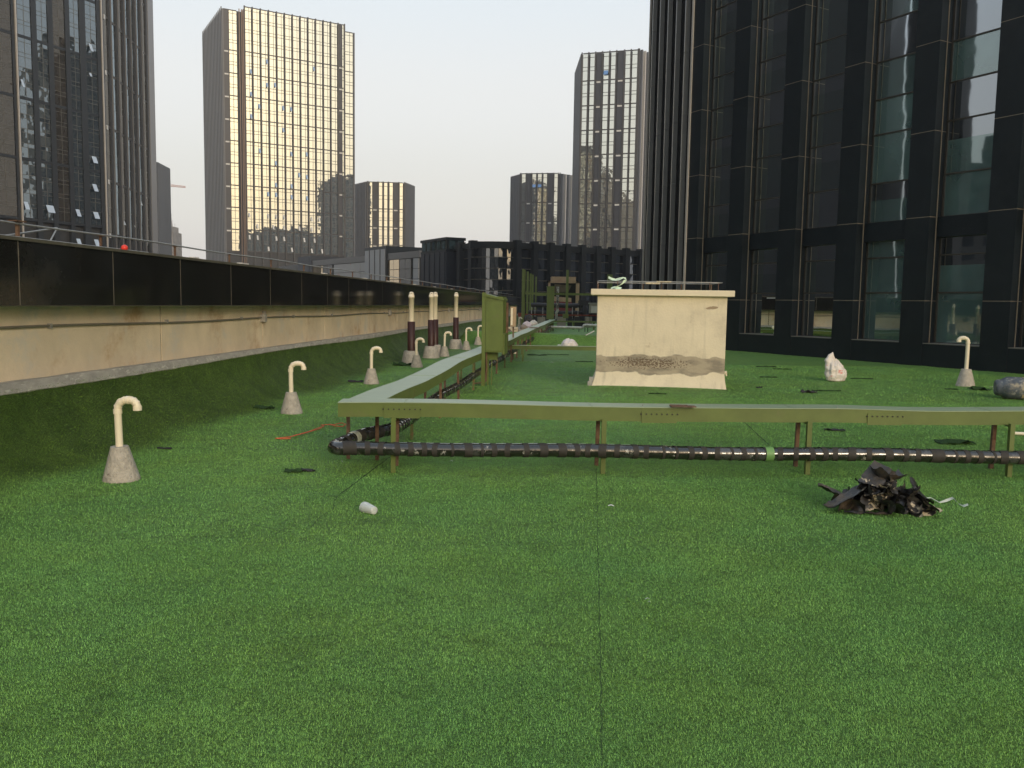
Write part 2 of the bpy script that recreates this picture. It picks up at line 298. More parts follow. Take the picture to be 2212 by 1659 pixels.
# seams between the turf rolls
def sg(pts): return [G(*p) for p in pts]
SEAMS=[(sg([(1288,985),(1289,1060),(1292,1200),(1296,1400),(1300,1659)]),.0035),
 (sg([(845,985),(800,1018),(737,1067)]),.010),(sg([(737,1067),(722,1082),(720,1103),(690,1120),(672,1143),(640,1152),(600,1150),(545,1135)]),.005),
 (sg([(1600,905),(1660,960)]),.012),(sg([(2330,1185),(2100,1035),(1830,905)]),.004),(sg([(470,1105),(560,1120),(690,1098)]),.003)]
def seamdist(x,y):
    d=np.full(x.shape,9.)
    for pts,wd in SEAMS:
        for a,b in zip(pts[:-1],pts[1:]):
            ax,ay,bx,by=a.x,a.y,b.x,b.y; L=(bx-ax)**2+(by-ay)**2
            tt=np.clip(((x-ax)*(bx-ax)+(y-ay)*(by-ay))/L,0,1); dd=np.hypot(x-ax-tt*(bx-ax),y-ay-tt*(by-ay)); d=np.minimum(d,dd/wd)
    return d
for pts,wd in SEAMS:
    mb=MB(); P=[]
    for a,b in zip(pts[:-1],pts[1:]):
        n=max(2,int((b-a).length/.05)); P+=[a.lerp(b,i/n) for i in range(n)]
    P.append(pts[-1]); vs=[]
    for i,p in enumerate(P):
        d=(P[min(i+1,len(P)-1)]-P[max(i-1,0)]).normalized(); n_=Vector((-d.y,d.x,0)); wj=wd*.6*random.uniform(.25,1.1)
        j=n_*random.uniform(-.006,.006)
        for q in (p+j+n_*wj,p+j-n_*wj): vs.append((q.x,q.y,float(hgt(q.x,q.y))+.004))
    mb.add(vs,[(2*i,2*i+1,2*i+3,2*i+2) for i in range(len(P)-1)])
    obj('turf_seam',mb,mat('seam_gap',(.025,.06,.015),.9),ground)
# individual plastic blades (thinning with distance)
def blades():
    allv=[]; allm=[]
    for (d0,d1,dens,sc) in ((1.7,3.6,21000,1.0),(3.6,5.5,13000,1.15),(5.5,9,6500,1.5),(9,15,2300,2.3),(15,24,700,3.6)):
        # sample in distance / lateral, with wide margins
        area=(d1-d0)*(1.3*(d0+d1)/2+3.0); n=int(area*dens)
        y=np.random.uniform(d0,d1,int(n*1.4)); x=np.random.uniform(-1,1,len(y))*(.65*d1+1.5)
        k=np.abs(x)<.65*y+1.5; x,y=x[k],y[k]
        s=x*UW.x+y*UW.y; w=-(x*NW.x+y*NW.y)
        # strip up the cove
        nc=int((d1-d0)*ARC*dens*1.3)
        s2=np.random.uniform(d0-1,d1-1 if d1<24 else d1,nc); v2=np.random.uniform(FOOT,FOOT+ARC,nc)
        s=np.concatenate([s[w<FOOT],s2]); v=np.concatenate([w[w<FOOT],v2])
        x,y,z=surf(s,v); k=(y<d1+1)&(seamdist(x,y)>.8)&(((x-12.37)*.8846+(y-22.61)*.466)<-.02)
        inb=(x>1.6)&(x<4.1)&(y>16.6)&(y<18.6); k&=~inb
        s,v,x,y,z=s[k],v[k],x[k],y[k],z[k]; N=len(s)
        e=.01; ax,ay,az=surf(s+e,v); bx,by,bz=surf(s,v+e)
        n_=np.cross(np.stack([bx-x,by-y,bz-z],-1),np.stack([ax-x,ay-y,az-z],-1)); n_/=np.linalg.norm(n_,axis=1)[:,None]
        n_*=np.sign(n_[:,2:3]+1e-6+ (n_[:,0:1]>0)*.0)
        ph=np.random.uniform(0,2*math.pi,N); lean=np.where(v>FOOT+.1+.2*np.random.uniform(-1,1,N),np.random.uniform(.05,.55,N),np.random.uniform(.2,1.15,N)); L=np.random.uniform(.007,.0135,N)*min(sc,2.2)**.5
        # neighbouring fibres bend alike
        ph=ph+.25*np.sin(x*3.1+1.3*np.sin(y*2.7))*np.cos(ph)
        t1=np.cross(n_,np.array([0,1.,.3])); t1/=np.linalg.norm(t1,axis=1)[:,None]; t2=np.cross(n_,t1)
        d=(t1*np.cos(ph)[:,None]+t2*np.sin(ph)[:,None]); up=n_*np.cos(lean)[:,None]+d*np.sin(lean)[:,None]
        side=np.cross(up,n_); side/=np.linalg.norm(side,axis=1)[:,None]+1e-9
        wd=(np.random.uniform(.0009,.0016,N)*sc)[:,None]
        p=np.stack([x,y,z],-1)
        allm.append(np.repeat(cove_shade(v,s),3)); allv.append(np.stack([p-side*wd,p+side*wd,p+up*L[:,None]],1).reshape(-1,3))
    V=np.concatenate(allv); me=bpy.data.meshes.new('turf_blades'); npmesh(me,V,np.arange(len(V)).reshape(-1,3)); me.materials.append(M_blade); me.attributes.new('cove_shade','FLOAT','POINT').data.foreach_set('value',np.concatenate(allm))
    o=bpy.data.objects.new('turf_blades',me); COL.objects.link(o); tag(o,'short green plastic turf fibres covering the whole roof','artificial grass',kind='stuff')
blades()
mb=MB(); mb.quad((-3000,-3000,-19),(3000,-3000,-19),(3000,3000,-19),(-3000,3000,-19)); struct('city_ground',mb,mat('city_ground',(.09,.085,.08),.9,vs=.01))
# ------------------------------------------------------------------ left parapet wall
MW=fr((0,0,0),HW,1)     # x=s, y=-w
def wl(w0,w1): return (-w1,-w0)
S0,S1=-4.0,74.0
wall=thing('parapet_wall','long beige concrete parapet topped by an overhanging black polished granite band','wall',SW(0,5.6))
mb=MB(MW)
js=[S0]+[11.28+3.73*k for k in range(-4,17)]+[S1]
js=sorted(set([j for j in js if S0<=j<=S1]))
for a,b in zip(js[:-1],js[1:]): mb.box(a+.016,b-.016,*wl(5.74,5.98),.70,1.50)
obj('concrete_wall',mb,M_conc,wall)
mb=MB(MW); mb.box(S0,S1,*wl(5.752,5.97),.0,1.49); obj('wall_core',mb,mat('joint_dark',(.010,.007,.004),.95),wall)
mb=MB(MW)
vs=[];n=320
for i in range(n+1):
    s=S0+(S1-S0)*i/n; lo=.66+.02*math.sin(s*.5)+.008*noise.noise(Vector((s*3,0,0)))
    for w_,z_ in ((5.485,lo),(5.470,lo+.02),(5.49,.765),(5.738,.745+.008*noise.noise(Vector((s*2,5,0))))): 
        vs.append((s,-w_,z_))
mb.add(vs,[(4*i+k,4*(i+1)+k,4*(i+1)+k+1,4*i+k+1) for i in range(n) for k in range(3)]); obj('mortar_fillet',mb,M_mortar,wall)
mb=MB(MW); mb.box(S0,S1,*wl(5.4478,6.3),1.513,2.131); obj('band_backing',mb,mat('pale_sealant',(.21,.18,.14),.8,var=.2,vs=8),wall)
k=0; s=7.93-1.675*7
while s<S1:
    e=min(s+1.675,S1); mb=MB(MW); dd=random.uniform(-.002,.002); mb.box(max(s,S0)+.009,e-.009,-5.452,-5.4455+dd*.4,1.511,2.129)
    obj('granite_panel',mb,M_granite,wall); s=e
mb=MB(MW); mb.box(S0,S1,-6.35,-5.425,2.132,2.165); mb.box(S0,S1,-5.97,-5.449,1.50,1.5105); obj('coping',mb,M_coping,wall)
# slim conduit with junction boxes
CW=-5.715
cd=thing('conduit','thin painted conduit clipped along the beige parapet under the black granite band','conduit',SW(0,5.47,1.27))
mb=MB(MW); mb.tube([(s_,CW,1.275+.012*math.sin(s_*.9)) for s_ in np.arange(S0,60,.7)],.014,8); obj('pipe',mb,mat('conduit_paint',(.17,.16,.12),.5),cd)
for s_ in (14.95,25.0,36.2,47):
    mb=MB(MW); mb.bbox(s_-.06,s_+.06,-5.745,-5.65,1.21,1.34,.008); mb.box(s_+.061,s_+.09,-5.745,-5.68,1.20,1.40); obj('junction_box',mb,M_mortar,cd)
for s_ in np.arange(1,50,2.6):
    mb=MB(MW); mb.box(s_-.015,s_+.015,-5.745,-5.695,1.26,1.31); obj('clip',mb,M_steel,cd)
# lightning rail on the coping
rl=thing('lightning_rail','low galvanised rod rail on rusty stubs along the top of the black parapet','rail',SW(0,5.75,2.165))
mb=MB(MW); mb.tube([(s_,-5.72,2.335+.008*math.sin(s_*1.3)) for s_ in np.arange(S0,70,.5)],.011,8); obj('rod',mb,M_steel,rl)
for i,s_ in enumerate(np.arange(2.4,70,1.86)):
    mb=MB(MW); mb.box(s_-.012,s_+.012,-5.735,-5.712,2.165,2.325); mb.box(s_-.05,s_+.03,-5.74,-5.70,2.318,2.326); 
    if i%2: mb.bbox(s_-.16,s_+.02,-5.70,-5.64,2.165,2.185,.006)
    obj('stub',mb,M_rust,rl)
o=obj('loose_rod',MB(MW).tube([(1.5,-5.62,2.185),(6.5,-5.64,2.18),(9.2,-5.66,2.185),(10.8,-5.64,2.182)],.010,8),M_steel); tag(rebase(o,SW(6,5.64,2.165)),'straight grey rod lying loose on the parapet coping at the far left','rod')
br=thing('bent_bracket','rusty bent angle bracket with crossed rods lying on the parapet coping','bracket',SW(8.6,5.75,2.165))
mb=MB(MW); mb.tube([(8.15,-5.80,2.18),(9.35,-5.95,2.37)],.011,6); mb.tube([(8.85,-5.72,2.18),(9.35,-5.95,2.37)],.009,6); obj('rod',mb,M_steel,br)
mb=MB(MW); mb.box(8.35,8.38,-5.76,-5.73,2.165,2.36); mb.box(8.30,8.45,-5.80,-5.70,2.35,2.362); mb.box(8.2,8.6,-5.72,-5.62,2.165,2.18); obj('stub',mb,M_rust,br)
mb=MB(MW); c_=atY(269,536,10.6); mb=MB(); mb.lathe([(.004,-.042),(.03,-.03),(.042,0),(.036,.024),(.018,.038),(.004,.042)],16,tuple(c_)); o=obj('red_ball',mb,mat('red_plastic',(.75,.05,.03),.35)); tag(rebase(o,c_),'small bright red ball fixed behind the coping edge','ball')
for i,(s_) in enumerate((11.9,13.6,18.1,21.5,24.2,28.0,31.9,36)):
    mb=MB(MW); mb.bbox(s_,s_+random.uniform(.15,.35),-5.62,-5.54,2.166,2.195,.006); o=obj('mortar_lump',mb,M_white)
    tag(rebase(o,SW(s_,5.58,2.165)),'pale flat mortar lump left on the granite coping','rubble','pale lumps along the coping')
# ------------------------------------------------------------------ gooseneck vents
def bend(c,r,a0,a1,n=10): return [(c[0]+r*math.cos(R(a0+(a1-a0)*i/n)),0,c[2]+r*math.sin(R(a0+(a1-a0)*i/n))) for i in range(n+1)]
GN='cream plastic gooseneck vent pipes in concrete cones'
def gooseneck(loc,rz,label,base=(.155,.075,.30),H=.635,r=.0315):
    t=thing('gooseneck_vent',label,'vent pipe',loc,rz,GN)
    M=PM[t.name]; b0,b1,bh=base
    mb=MB(M); prof=[(b0*1.0,-.03),(b0,.012),(b0*.97,.03),(b1*1.06,bh-.02),(b1,bh)]; mb.lathe(prof,22,jit=.022); obj('concrete_base',mb,M_cone,t)
    a=.085; zt=H
    p=[(0,0,bh-.05),(0,0,zt)]+bend((a,0,zt),a,180,90,6)[1:]+[(a+.035,0,zt+a)]+bend((a+.035,0,zt+a-.062),.062,90,0,7)[1:]+[(a+.097,0,zt-.0+.0)]
    mb=MB(M); mb.tube(p,r,18)
    obj('pipe',mb,M_pvc,t)
    mb=MB(M)
    mb.tube([(0,0,zt-.035),(0,0,zt+.005)],r+.006,18); mb.tube([bend((a,0,zt),a,180,90,6)[3],bend((a,0,zt),a,180,90,6)[4]],r+.004,18)
    mb.tube([(a+.002,0,zt+a),(a+.03,0,zt+a)],r+.005,18); mb.tube([(a+.097,0,zt-.005),(a+.097,0,zt+.03)],r+.006,18)
    ar=p[1:]
    for k_ in range(1,len(ar)-1,2):
        a_,b_=Vector(ar[k_]),Vector(ar[k_+1]); d_=(b_-a_).normalized(); mb.tube([a_,a_+d_*.012],r+.0035,18)
    obj('fitting',mb,M_pvc,t); return t
gl=[((262,1036),-5,'nearest and tallest gooseneck vent pipe, at the far left on its stained cone'),((630,893),3,'second gooseneck vent pipe from the left, beyond the orange string'),
 ((802,829),4,'third gooseneck vent pipe from the left, left of the bent green beam'),((900,793),-8,'gooseneck vent pipe overlapping the first tall maroon-sleeved vent'),
 ((960,770),2,'gooseneck vent pipe just right of the paired maroon-sleeved vents'),((1007,756),-3,'gooseneck vent pipe just left of the green cabinet post')]
for (q,rz,lb) in gl:
    p=G(*q); gv=gooseneck((p.x,p.y,float(hgt(p.x,p.y))),R(rz),lb,H=.635+random.uniform(-.02,.02)); gv.rotation_euler=(R(random.uniform(-1.2,1.2)),R(random.uniform(-1.6,1.2)),R(rz))
p=SW(33.0,4.05); gooseneck((p.x,p.y,0.01),0,'gooseneck vent almost hidden behind the green cabinet, only its cone showing')
p=G(2085,833); gooseneck((p.x,p.y,0),R(168),'lone gooseneck vent pipe in front of the dark building, hook turned left',base=(.19,.10,.36),H=.94,r=.040)
kx=.6777/5.53
for (a,b,lb) in ((330,1165,'small far gooseneck vent behind the beige air conditioner'),(575,1150,'far gooseneck vent at the right end of the beige air conditioner'),(668,1105,'farthest gooseneck vent, beside the green frame post')):
    p=G(1050.4+a*kx,569.3+b*kx); gooseneck((p.x,p.y,0),R(10),lb)
# ------------------------------------------------------------------ straight vents with maroon sleeves
def straight(loc,label,rz=0,h1=.70,h2=1.62,r=.075,cone=(.27,.20,.34)):
    t=thing('straight_vent',label,'vent pipe',loc,rz,'tall cream vent pipes in maroon sleeves'); M=PM[t.name]
    mb=MB(M); mb.lathe([(cone[0],-.02),(cone[0]*.97,.03),(cone[1]*1.03,cone[2]-.02),(cone[1]*.9,cone[2])],20,jit=.05); obj('concrete_base',mb,M_cone,t)
    mb=MB(M); mb.lathe([(r*1.42,cone[2]-.04),(r*1.42,cone[2]+h1),(r*1.30,cone[2]+h1),(r*1.1,cone[2]+h1-.01)],20); obj('sleeve',mb,M_sleeve,t)
    mb=MB(M); mb.lathe([(r,cone[2]+h1-.1),(r,h2-.16),(r*1.13,h2-.16),(r*1.13,h2-.09),(r,h2-.09),(r*.95,h2-.06)],20); obj('pipe',mb,M_pvc,t)
    mb=MB(M); mb.lathe([(r*.97,h2-.06),(r*.9,h2-.03),(r*.55,h2-.005),(r*.2,h2)],20)
    for k in range(8):
        q=2*math.pi*k/8; c=Vector((math.cos(q),math.sin(q),0)); u=Vector((-c.y,c.x,0)); p0=c*(r*.98)+Vector((0,0,h2-.055)); p1=c*(r*.88)+Vector((0,0,h2-.022))
        mb.quad(p0-u*.008,p0+u*.008,p1+u*.008,p1-u*.008,1)
    obj('cap',mb,[M_pvc,mat('slot_dark',(.05,.035,.03),.9)],t); return t
def cv(x,y): return ((1200+x/4.148)*.6777,(900+y/4.148)*.6777)
for (q,lb,h2) in (((458,1075),'tall straight vent with maroon sleeve nearest the camera, behind a gooseneck cone',1.87),((722,996),'left one of the paired straight vents in maroon sleeves',1.90),
               ((772,972),'right one of the paired straight vents, slightly behind its twin',1.92),((1048,880),'straight vent in a maroon sleeve standing alone, farthest of the four',1.97)):
    p=G(*cv(*q)); straight((p.x,p.y,0),lb,h2=h2,h1=.76,r=.070,cone=(.26,.18,.34))
# ------------------------------------------------------------------ green beam (pipe cover) : front run and side run on legs
BZ=.640; BH=.135; BX=5.0
beam=thing('pipe_cover_beam','L-shaped green steel beam on thin rusty legs wrapping round two sides of the turf','beam',G(760,1010))
# front run axis (front edge line)
FA=Vector((-1.635,8.02,0)); FB=Vector((7.2,8.40,0)); fu=(FB-FA).normalized(); fh=math.degrees(math.atan2(fu.x,fu.y)); MF=fr((FA.x,FA.y,0),fh,1)  # y outwards = toward camera
def sag(s): return .006*math.sin(s*1.9)+.010*math.sin(s*.8+1)+(.012*math.exp(-((s-4.9)/.5)**2))
LF=(FB-FA).length
def ribbon(mb,ss,prof,M2=None,mi=0):
    """sweep a closed profile (y,z) along x with z offset from sag"""
    vs=[];n=len(prof)
    for s_,dz,yy in ss:
        for (y_,z_) in prof: vs.append((s_,y_+yy,z_+dz))
    fs=[(i*n+k,(i+1)*n+k,(i+1)*n+(k+1)%n,i*n+(k+1)%n) for i in range(len(ss)-1) for k in range(n)]
    mb.add(vs,fs,mi); mb.add(vs[:n],[list(range(n))],mi); mb.add(vs[-n:],[list(range(n))[::-1]],mi)
ss=[(s_,sag(s_),0) for s_ in np.linspace(0,LF,70)]
mb=MB(MF); ribbon(mb,ss,[(.004,-BH+BZ),(.004,BZ-.004),(-.30,BZ-.004),(-.30,BZ-BH),(-.285,BZ-BH),(-.285,BZ-.02),(-.012,BZ-.02),(-.012,BZ-BH)]); obj('front_channel',mb,M_green,beam)
mb=MB(MF); ribbon(mb,ss,[(.010,BZ-.003),(.010,BZ+.004),(-.306,BZ+.004),(-.306,BZ-.003)])
for sx_ in (.62,2.4,4.35,6.3):
    mb.box(sx_,sx_+.006,-.306,.012,BZ+.004+sag(sx_),BZ+.008+sag(sx_))
obj('front_top_plate',mb,M_greentop,beam)
# side run: left edge line from FA along heading HW
SHD=4.9; MSd=fr((-1.63,8.02,0),SHD,1)   # y outwards = to the right
LS=47.5; 
def bump2(s): return .018*math.exp(-((s-5.6)/1.3)**2)-.02*math.exp(-((s-2.6)/1.0)**2)+.006*math.sin(s*1.1)+.05*math.exp(-((s-4.4)/.8)**2)*0
def shift(s): return -.05*min(1,max(0,(s-.3)/3))+.03*math.exp(-((s-4.2)/1.5)**2)+.012*math.sin(s*.6)
pl=np.concatenate([np.linspace(.30,14,60),np.linspace(14.4,LS,60)])
sp=[(s_,bump2(s_),shift(s_)-.0) for s_ in pl]
mb=MB(MSd); ribbon(mb,sp,[(.0,BZ-BH),(.0,BZ-.006),(.34,BZ-.006),(.34,BZ-BH),(.325,BZ-BH),(.325,BZ-.022),(.014,BZ-.022),(.014,BZ-BH)]); obj('side_channel',mb,M_green,beam)
mb=MB(MSd); ribbon(mb,sp,[(-.008,BZ-.004),(-.008,BZ+.0025),(.348,BZ+.0025),(.348,BZ-.004)])
for sx_ in (3.4,6.9,10.2,14.5,19,24): mb.box(sx_,sx_+.008,-.008+shift(sx_),.348+shift(sx_),BZ+.0025+bump2(sx_),BZ+.0065+bump2(sx_))
obj('side_top_plate',mb,M_greentop,beam)
# splice plates with bolts on the front face
for c_ in (.60,3.05,5.25):
    mb=MB(MF); z_=sag(c_); mb.box(c_-.17,c_+.17,.0045,.012,BZ-BH-.012+z_,BZ-.035+z_); sp_=obj('splice_plate',mb,M_green,beam)
    mb=MB(MF)
    for k in range(8):
        xx=c_-.175+.05*k; zz=BZ-.062+z_
        mb.tube([(xx,.008,zz),(xx,.019,zz)],.0075,8,mi=1)
    obj('bolt',mb,[M_green,mat('bolt_dark',(.03,.025,.02),.6)],sp_)
mb=MB(MF)
for xx,yy in ((.42,-.04),(.66,-.03),(.40,-.27),(.12,-.04),(2.9,-.05),(4.8,-.04)): mb.tube([(xx,yy,BZ+.004),(xx,yy,BZ+.018)],.006,8)
obj('screw',mb,M_steel,beam)
def leg(p,top,m,wd=.028,rz=0,lean=0,foot=False):
    M=Matrix.Translation((p[0],p[1],0))@Matrix.Rotation(rz,4,'Z'); mb=MB(M); t_=.006; w2=wd/2*1.25
    z0=float(hgt(p[0],p[1]))-.01
    for (x0,x1,y0,y1) in ((-w2,w2,-w2,-w2+t_),(-w2,-w2+t_,-w2+t_,w2)):
        mb.add([(x0,y0,z0),(x1,y0,z0),(x1,y1,z0),(x0,y1,z0),(x0+lean,y0,top),(x1+lean,y0,top),(x1+lean,y1,top),(x0+lean,y1,top)],[(0,3,2,1),(4,5,6,7),(0,1,5,4),(1,2,6,5),(2,3,7,6),(3,0,4,7)])
    if foot: mb.box(-.05,.05,-.05,.05,z0,z0+.016)
    return obj('leg',mb,m,beam)
for (fx,bx_) in (((850,1020),(857,1005)),((1302,1023),(1288,1005)),((1743,1026),(1718,1008)),((2178,1030),(2140,1012)),((2640,1030),(2600,1015))):
    a=G(*fx); b=G(*bx_); leg((a.x,a.y),BZ-.12,M_green,.036,rz=0); leg((b.x,b.y),BZ-.03,M_rust,.030,lean=.01)
    mb=MB(); d=(b-a); mb.add([(a.x-.015,a.y,BZ-BH-.004),(a.x+.015,a.y,BZ-BH-.004),(b.x+.015,b.y,BZ-BH-.004),(b.x-.015,b.y,BZ-BH-.004),(a.x-.015,a.y,BZ-BH-.02),(a.x+.015,a.y,BZ-BH-.02),(b.x+.015,b.y,BZ-BH-.02),(b.x-.015,b.y,BZ-BH-.02)],[(3,2,1,0),(4,5,6,7),(0,1,5,4),(1,2,6,5),(2,3,7,6),(3,0,4,7)])
    obj('cross_brace',mb,M_green,beam)
for q in ((753,990),(815,993)):
    a=G(*q); leg((a.x,a.y),BZ-.05,M_rust,.030)
for i,s_ in enumerate([1.95,3.9,5.85,7.8,9.7,11.7,13.6,15.6,17.6,19.5,21.5,23.4,27.4,29.4,31.3,33.3,35.2,37.2,39.1,41.1,43,45]):
    for y_ in (.03,.315):
        p=MSd@Vector((s_+(.0 if y_>.1 else .35),y_+shift(s_),0)); leg((p.x,p.y),BZ-.06,M_rust if (i+int(y_*3))%3 else M_rustgreen,.030,lean=random.uniform(-.02,.02),foot=(i>3 and y_>.1))
# rusty patch of bare plate lying on the beam tops
p=atY(1475,877,8.15); mb=MB(Matrix.Translation((p.x,p.y,BZ+.012))); mb.box(-.12,.12,-.06,.05,-.004,.004); mb.box(-.12,.05,.02,.05,.004,.010,0); o=obj('rusty_plate',mb,M_rust); tag(rebase(o,(p.x,p.y,BZ)),'small rusty plate lying on the front green beam','plate')
p=MSd@Vector((26.9,.2,BZ)); mb=MB(fr((p.x,p.y,BZ),SHD)); mb.box(-.5,.5,-.18,.20,.006,.022); o=obj('rusty_plate',mb,M_rust); tag(rebase(o,(p.x,p.y,BZ)),'brown rusted plate lying across the receding green beam','plate')
# ------------------------------------------------------------------ wrapped pipe under the beam
pipe=thing('wrapped_pipe','fat black insulated pipe bound with grey tape, running low beneath the green beam','pipe',(-1.6,7.95,0.2))
cz=.235; PR=.064
cpt=[]
sidepts=[MSd@Vector((s_,.22+.10*math.exp(-s_/3)+.02*math.sin(s_*1.1),0)) for s_ in np.arange(LS-6,1.0,-.22)]
for p in sidepts: cpt.append(Vector((p.x,p.y,cz+.025+.01*math.sin(p.y*1.7))))
fy=lambda x:7.885+(x+1.6)*.038
cpt+= [Vector((-1.50,8.62,cz+.02)),Vector((-1.585,8.35,cz+.01)),Vector((-1.63,8.15,cz)),Vector((-1.66,8.02,cz)),Vector((-1.655,7.93,cz)),Vector((-1.60,fy(-1.6),cz))]
x_=-1.50
while x_<7.2: cpt.append(Vector((x_,fy(x_),cz+.006*math.sin(x_*2.3)-.004*x_))); x_+=.05
def resample(P,st):
    out=[P[0]]; acc=0
    for a,b in zip(P[:-1],P[1:]):
        L=(b-a).length; d=st-acc
        while d<=L: out.append(a.lerp(b,d/L)); d+=st
        acc=L-(d-st)
    return out
RP=resample(cpt,.025); nR=len(RP)
rr=[PR*(1+.05*noise.noise(Vector((i*.13,0,0)))+.025*noise.noise(Vector((i*.9,3,0)))) for i in range(nR)]
mb=MB(); mb.tube(RP,rr,16); obj('film_wrap',mb,M_wrap,pipe)
i=3; bands=[]
while i<nR-8:
    w_=random.choice([1,2,2,2,3]) if random.random()<.9 else 5
    slant=.018*random.choice([1,1,-1]); seg=18; vs=[]
    dist=RP[i].y>14
    T=(RP[i+w_]-RP[i]).normalized(); U=Vector((0,0,1)); V=T.cross(U).normalized(); U=V.cross(T)
    for j in range(w_+1):
        c=RP[i+j]; r_=max(rr[i:i+w_+1])+.0028
        for k in range(seg):
            q=2*math.pi*k/seg; vs.append(c+T*slant*math.sin(q)+(U*math.cos(q)+V*math.sin(q))*r_)
    fs=[(j*seg+k,j*seg+(k+1)%seg,(j+1)*seg+(k+1)%seg,(j+1)*seg+k) for j in range(w_) for k in range(seg)]
    mbt=MB(); mbt.add(vs,fs,0,True); bands.append(mbt)
    i+=w_+random.choice([3,3,4,4])
bands=bands[::-1]
for b_ in bands[:99]: obj('tape_band',b_,M_tape,pipe)
if len(bands)>99:
    mm_=MB()
    for b_ in bands[99:]: mm_.add(b_.v,b_.f,0,True)
    obj('far_tape_band',mm_,M_tape,pipe)['kind']='stuff'
j=min(range(nR),key=lambda a:(RP[a]-Vector((2.43,8.04,cz))).length); mb=MB(); mb.tube(RP[j-1:j+3],PR+.007,16); obj('green_tape_patch',mb,M_foil,pipe)
j=min(range(nR),key=lambda a:(RP[a]-Vector((-1.55,8.45,cz))).length); mb=MB(); mb.tube(RP[j-1:j+3],PR+.006,16); obj('pale_tape_patch',mb,mat('pale_tape',(.42,.45,.38),.5,var=.5,vs=20),pipe)
# ------------------------------------------------------------------ green cabinet on post beside the side run
cab=thing('green_cabinet','tall olive green metal cabinet box mounted on a post above the receding beam','cabinet',G(1042,834)); CY=16.6
M=fr((-.62,CY,0),96,1)   # y toward camera
mb=MB(M); mb.box(.018,.088,-.07,.0,-.01,1.81); obj('post',mb,M_green,cab)
mb=MB(M); mb.box(.09,.42,-.62,-.012,.66,1.735); mb.box(.09,.43,-.012,-.004,.70,1.66,0); obj('cabinet_body',mb,M_green,cab)
mb=MB(M); mb.box(.10,.385,-.004,.004,.69,1.655); mb.box(.095,.392,.0042,.010,1.655,1.668); obj('front_panel',mb,M_green,cab)
mb=MB(M); mb.add([(.02,.02,1.80),(.44,.02,1.70),(.44,-.66,1.70),(.02,-.66,1.80),(.02,.02,1.745),(.44,.02,1.66),(.44,-.66,1.66),(.02,-.66,1.745)],[(0,1,2,3),(7,6,5,4),(4,5,1,0),(5,6,2,1),(6,7,3,2),(7,4,0,3)]); obj('sloping_roof',mb,M_green,cab)
mb=MB(M); mb.box(.37,.455,-.75,-.64,.72,1.62); obj('back_column',mb,M_rust,cab)
mb=MB(M); mb.box(.421,.46,-.6,-.05,.62,1.02); obj('lower_side_panel',mb,M_green,cab)
mb=MB(M); mb.box(.05,.30,-.30,-.22,.50,.65); mb.box(.10,.13,-.28,-.25,0,.5); mb.box(.18,.20,-.28,-.25,0,.5); obj('support_bracket',mb,M_green,cab)
mb=MB(M); mb.tube([(.10,-.10,.66),(.11,-.10,.3),(.07,-.12,.05),(.05,-.05,.0)],.018,8); mb.tube([(.10,-.10,.15),(.0,.0,.06),(-.12,.02,.05)],.012,8); obj('drain_pipe',mb,M_rust,cab)
# light tan box on the far side of the cabinet
t=thing('control_box','narrow tan control box on a stand behind the green cabinet','box',(.0,24.5,0)); M=fr((-.08,24.5,0),96,1)
mb=MB(M); mb.bbox(0,.16,-.2,0,.95,1.52,.006); obj('housing',mb,M_tan,t); mb=MB(M); mb.box(.02,.07,.0005,.006,1.0,1.48); obj('door',mb,M_pvc,t); mb=MB(M); mb.box(.06,.10,-.12,-.08,0,.95); obj('stand',mb,M_rust,t)
# cross beam behind
cb=thing('cross_beam','thin green beam on legs spanning from the cabinet to the plastered box','beam',G(1135,796)); A=atY(1080,744,24.0); B=atY(1310,754,24.0); h_=90
M=fr((A.x,24.0,0),90,1); L=B.x-A.x
mb=MB(M); mb.box(0,L,-.07,0,.335,.43); mb.box(0,L,0.0,.012,.425,.437); obj('channel',mb,M_green,cb)
mb=MB(M); mb.box(-.02,L,-.10,.02,.438,.450); obj('top_plate',mb,M_greentop,cb)
for q in (.62,L-.12): mb=MB(M); mb.box(q,q+.05,-.05,0,0,.335); obj('leg',mb,M_green,cb)
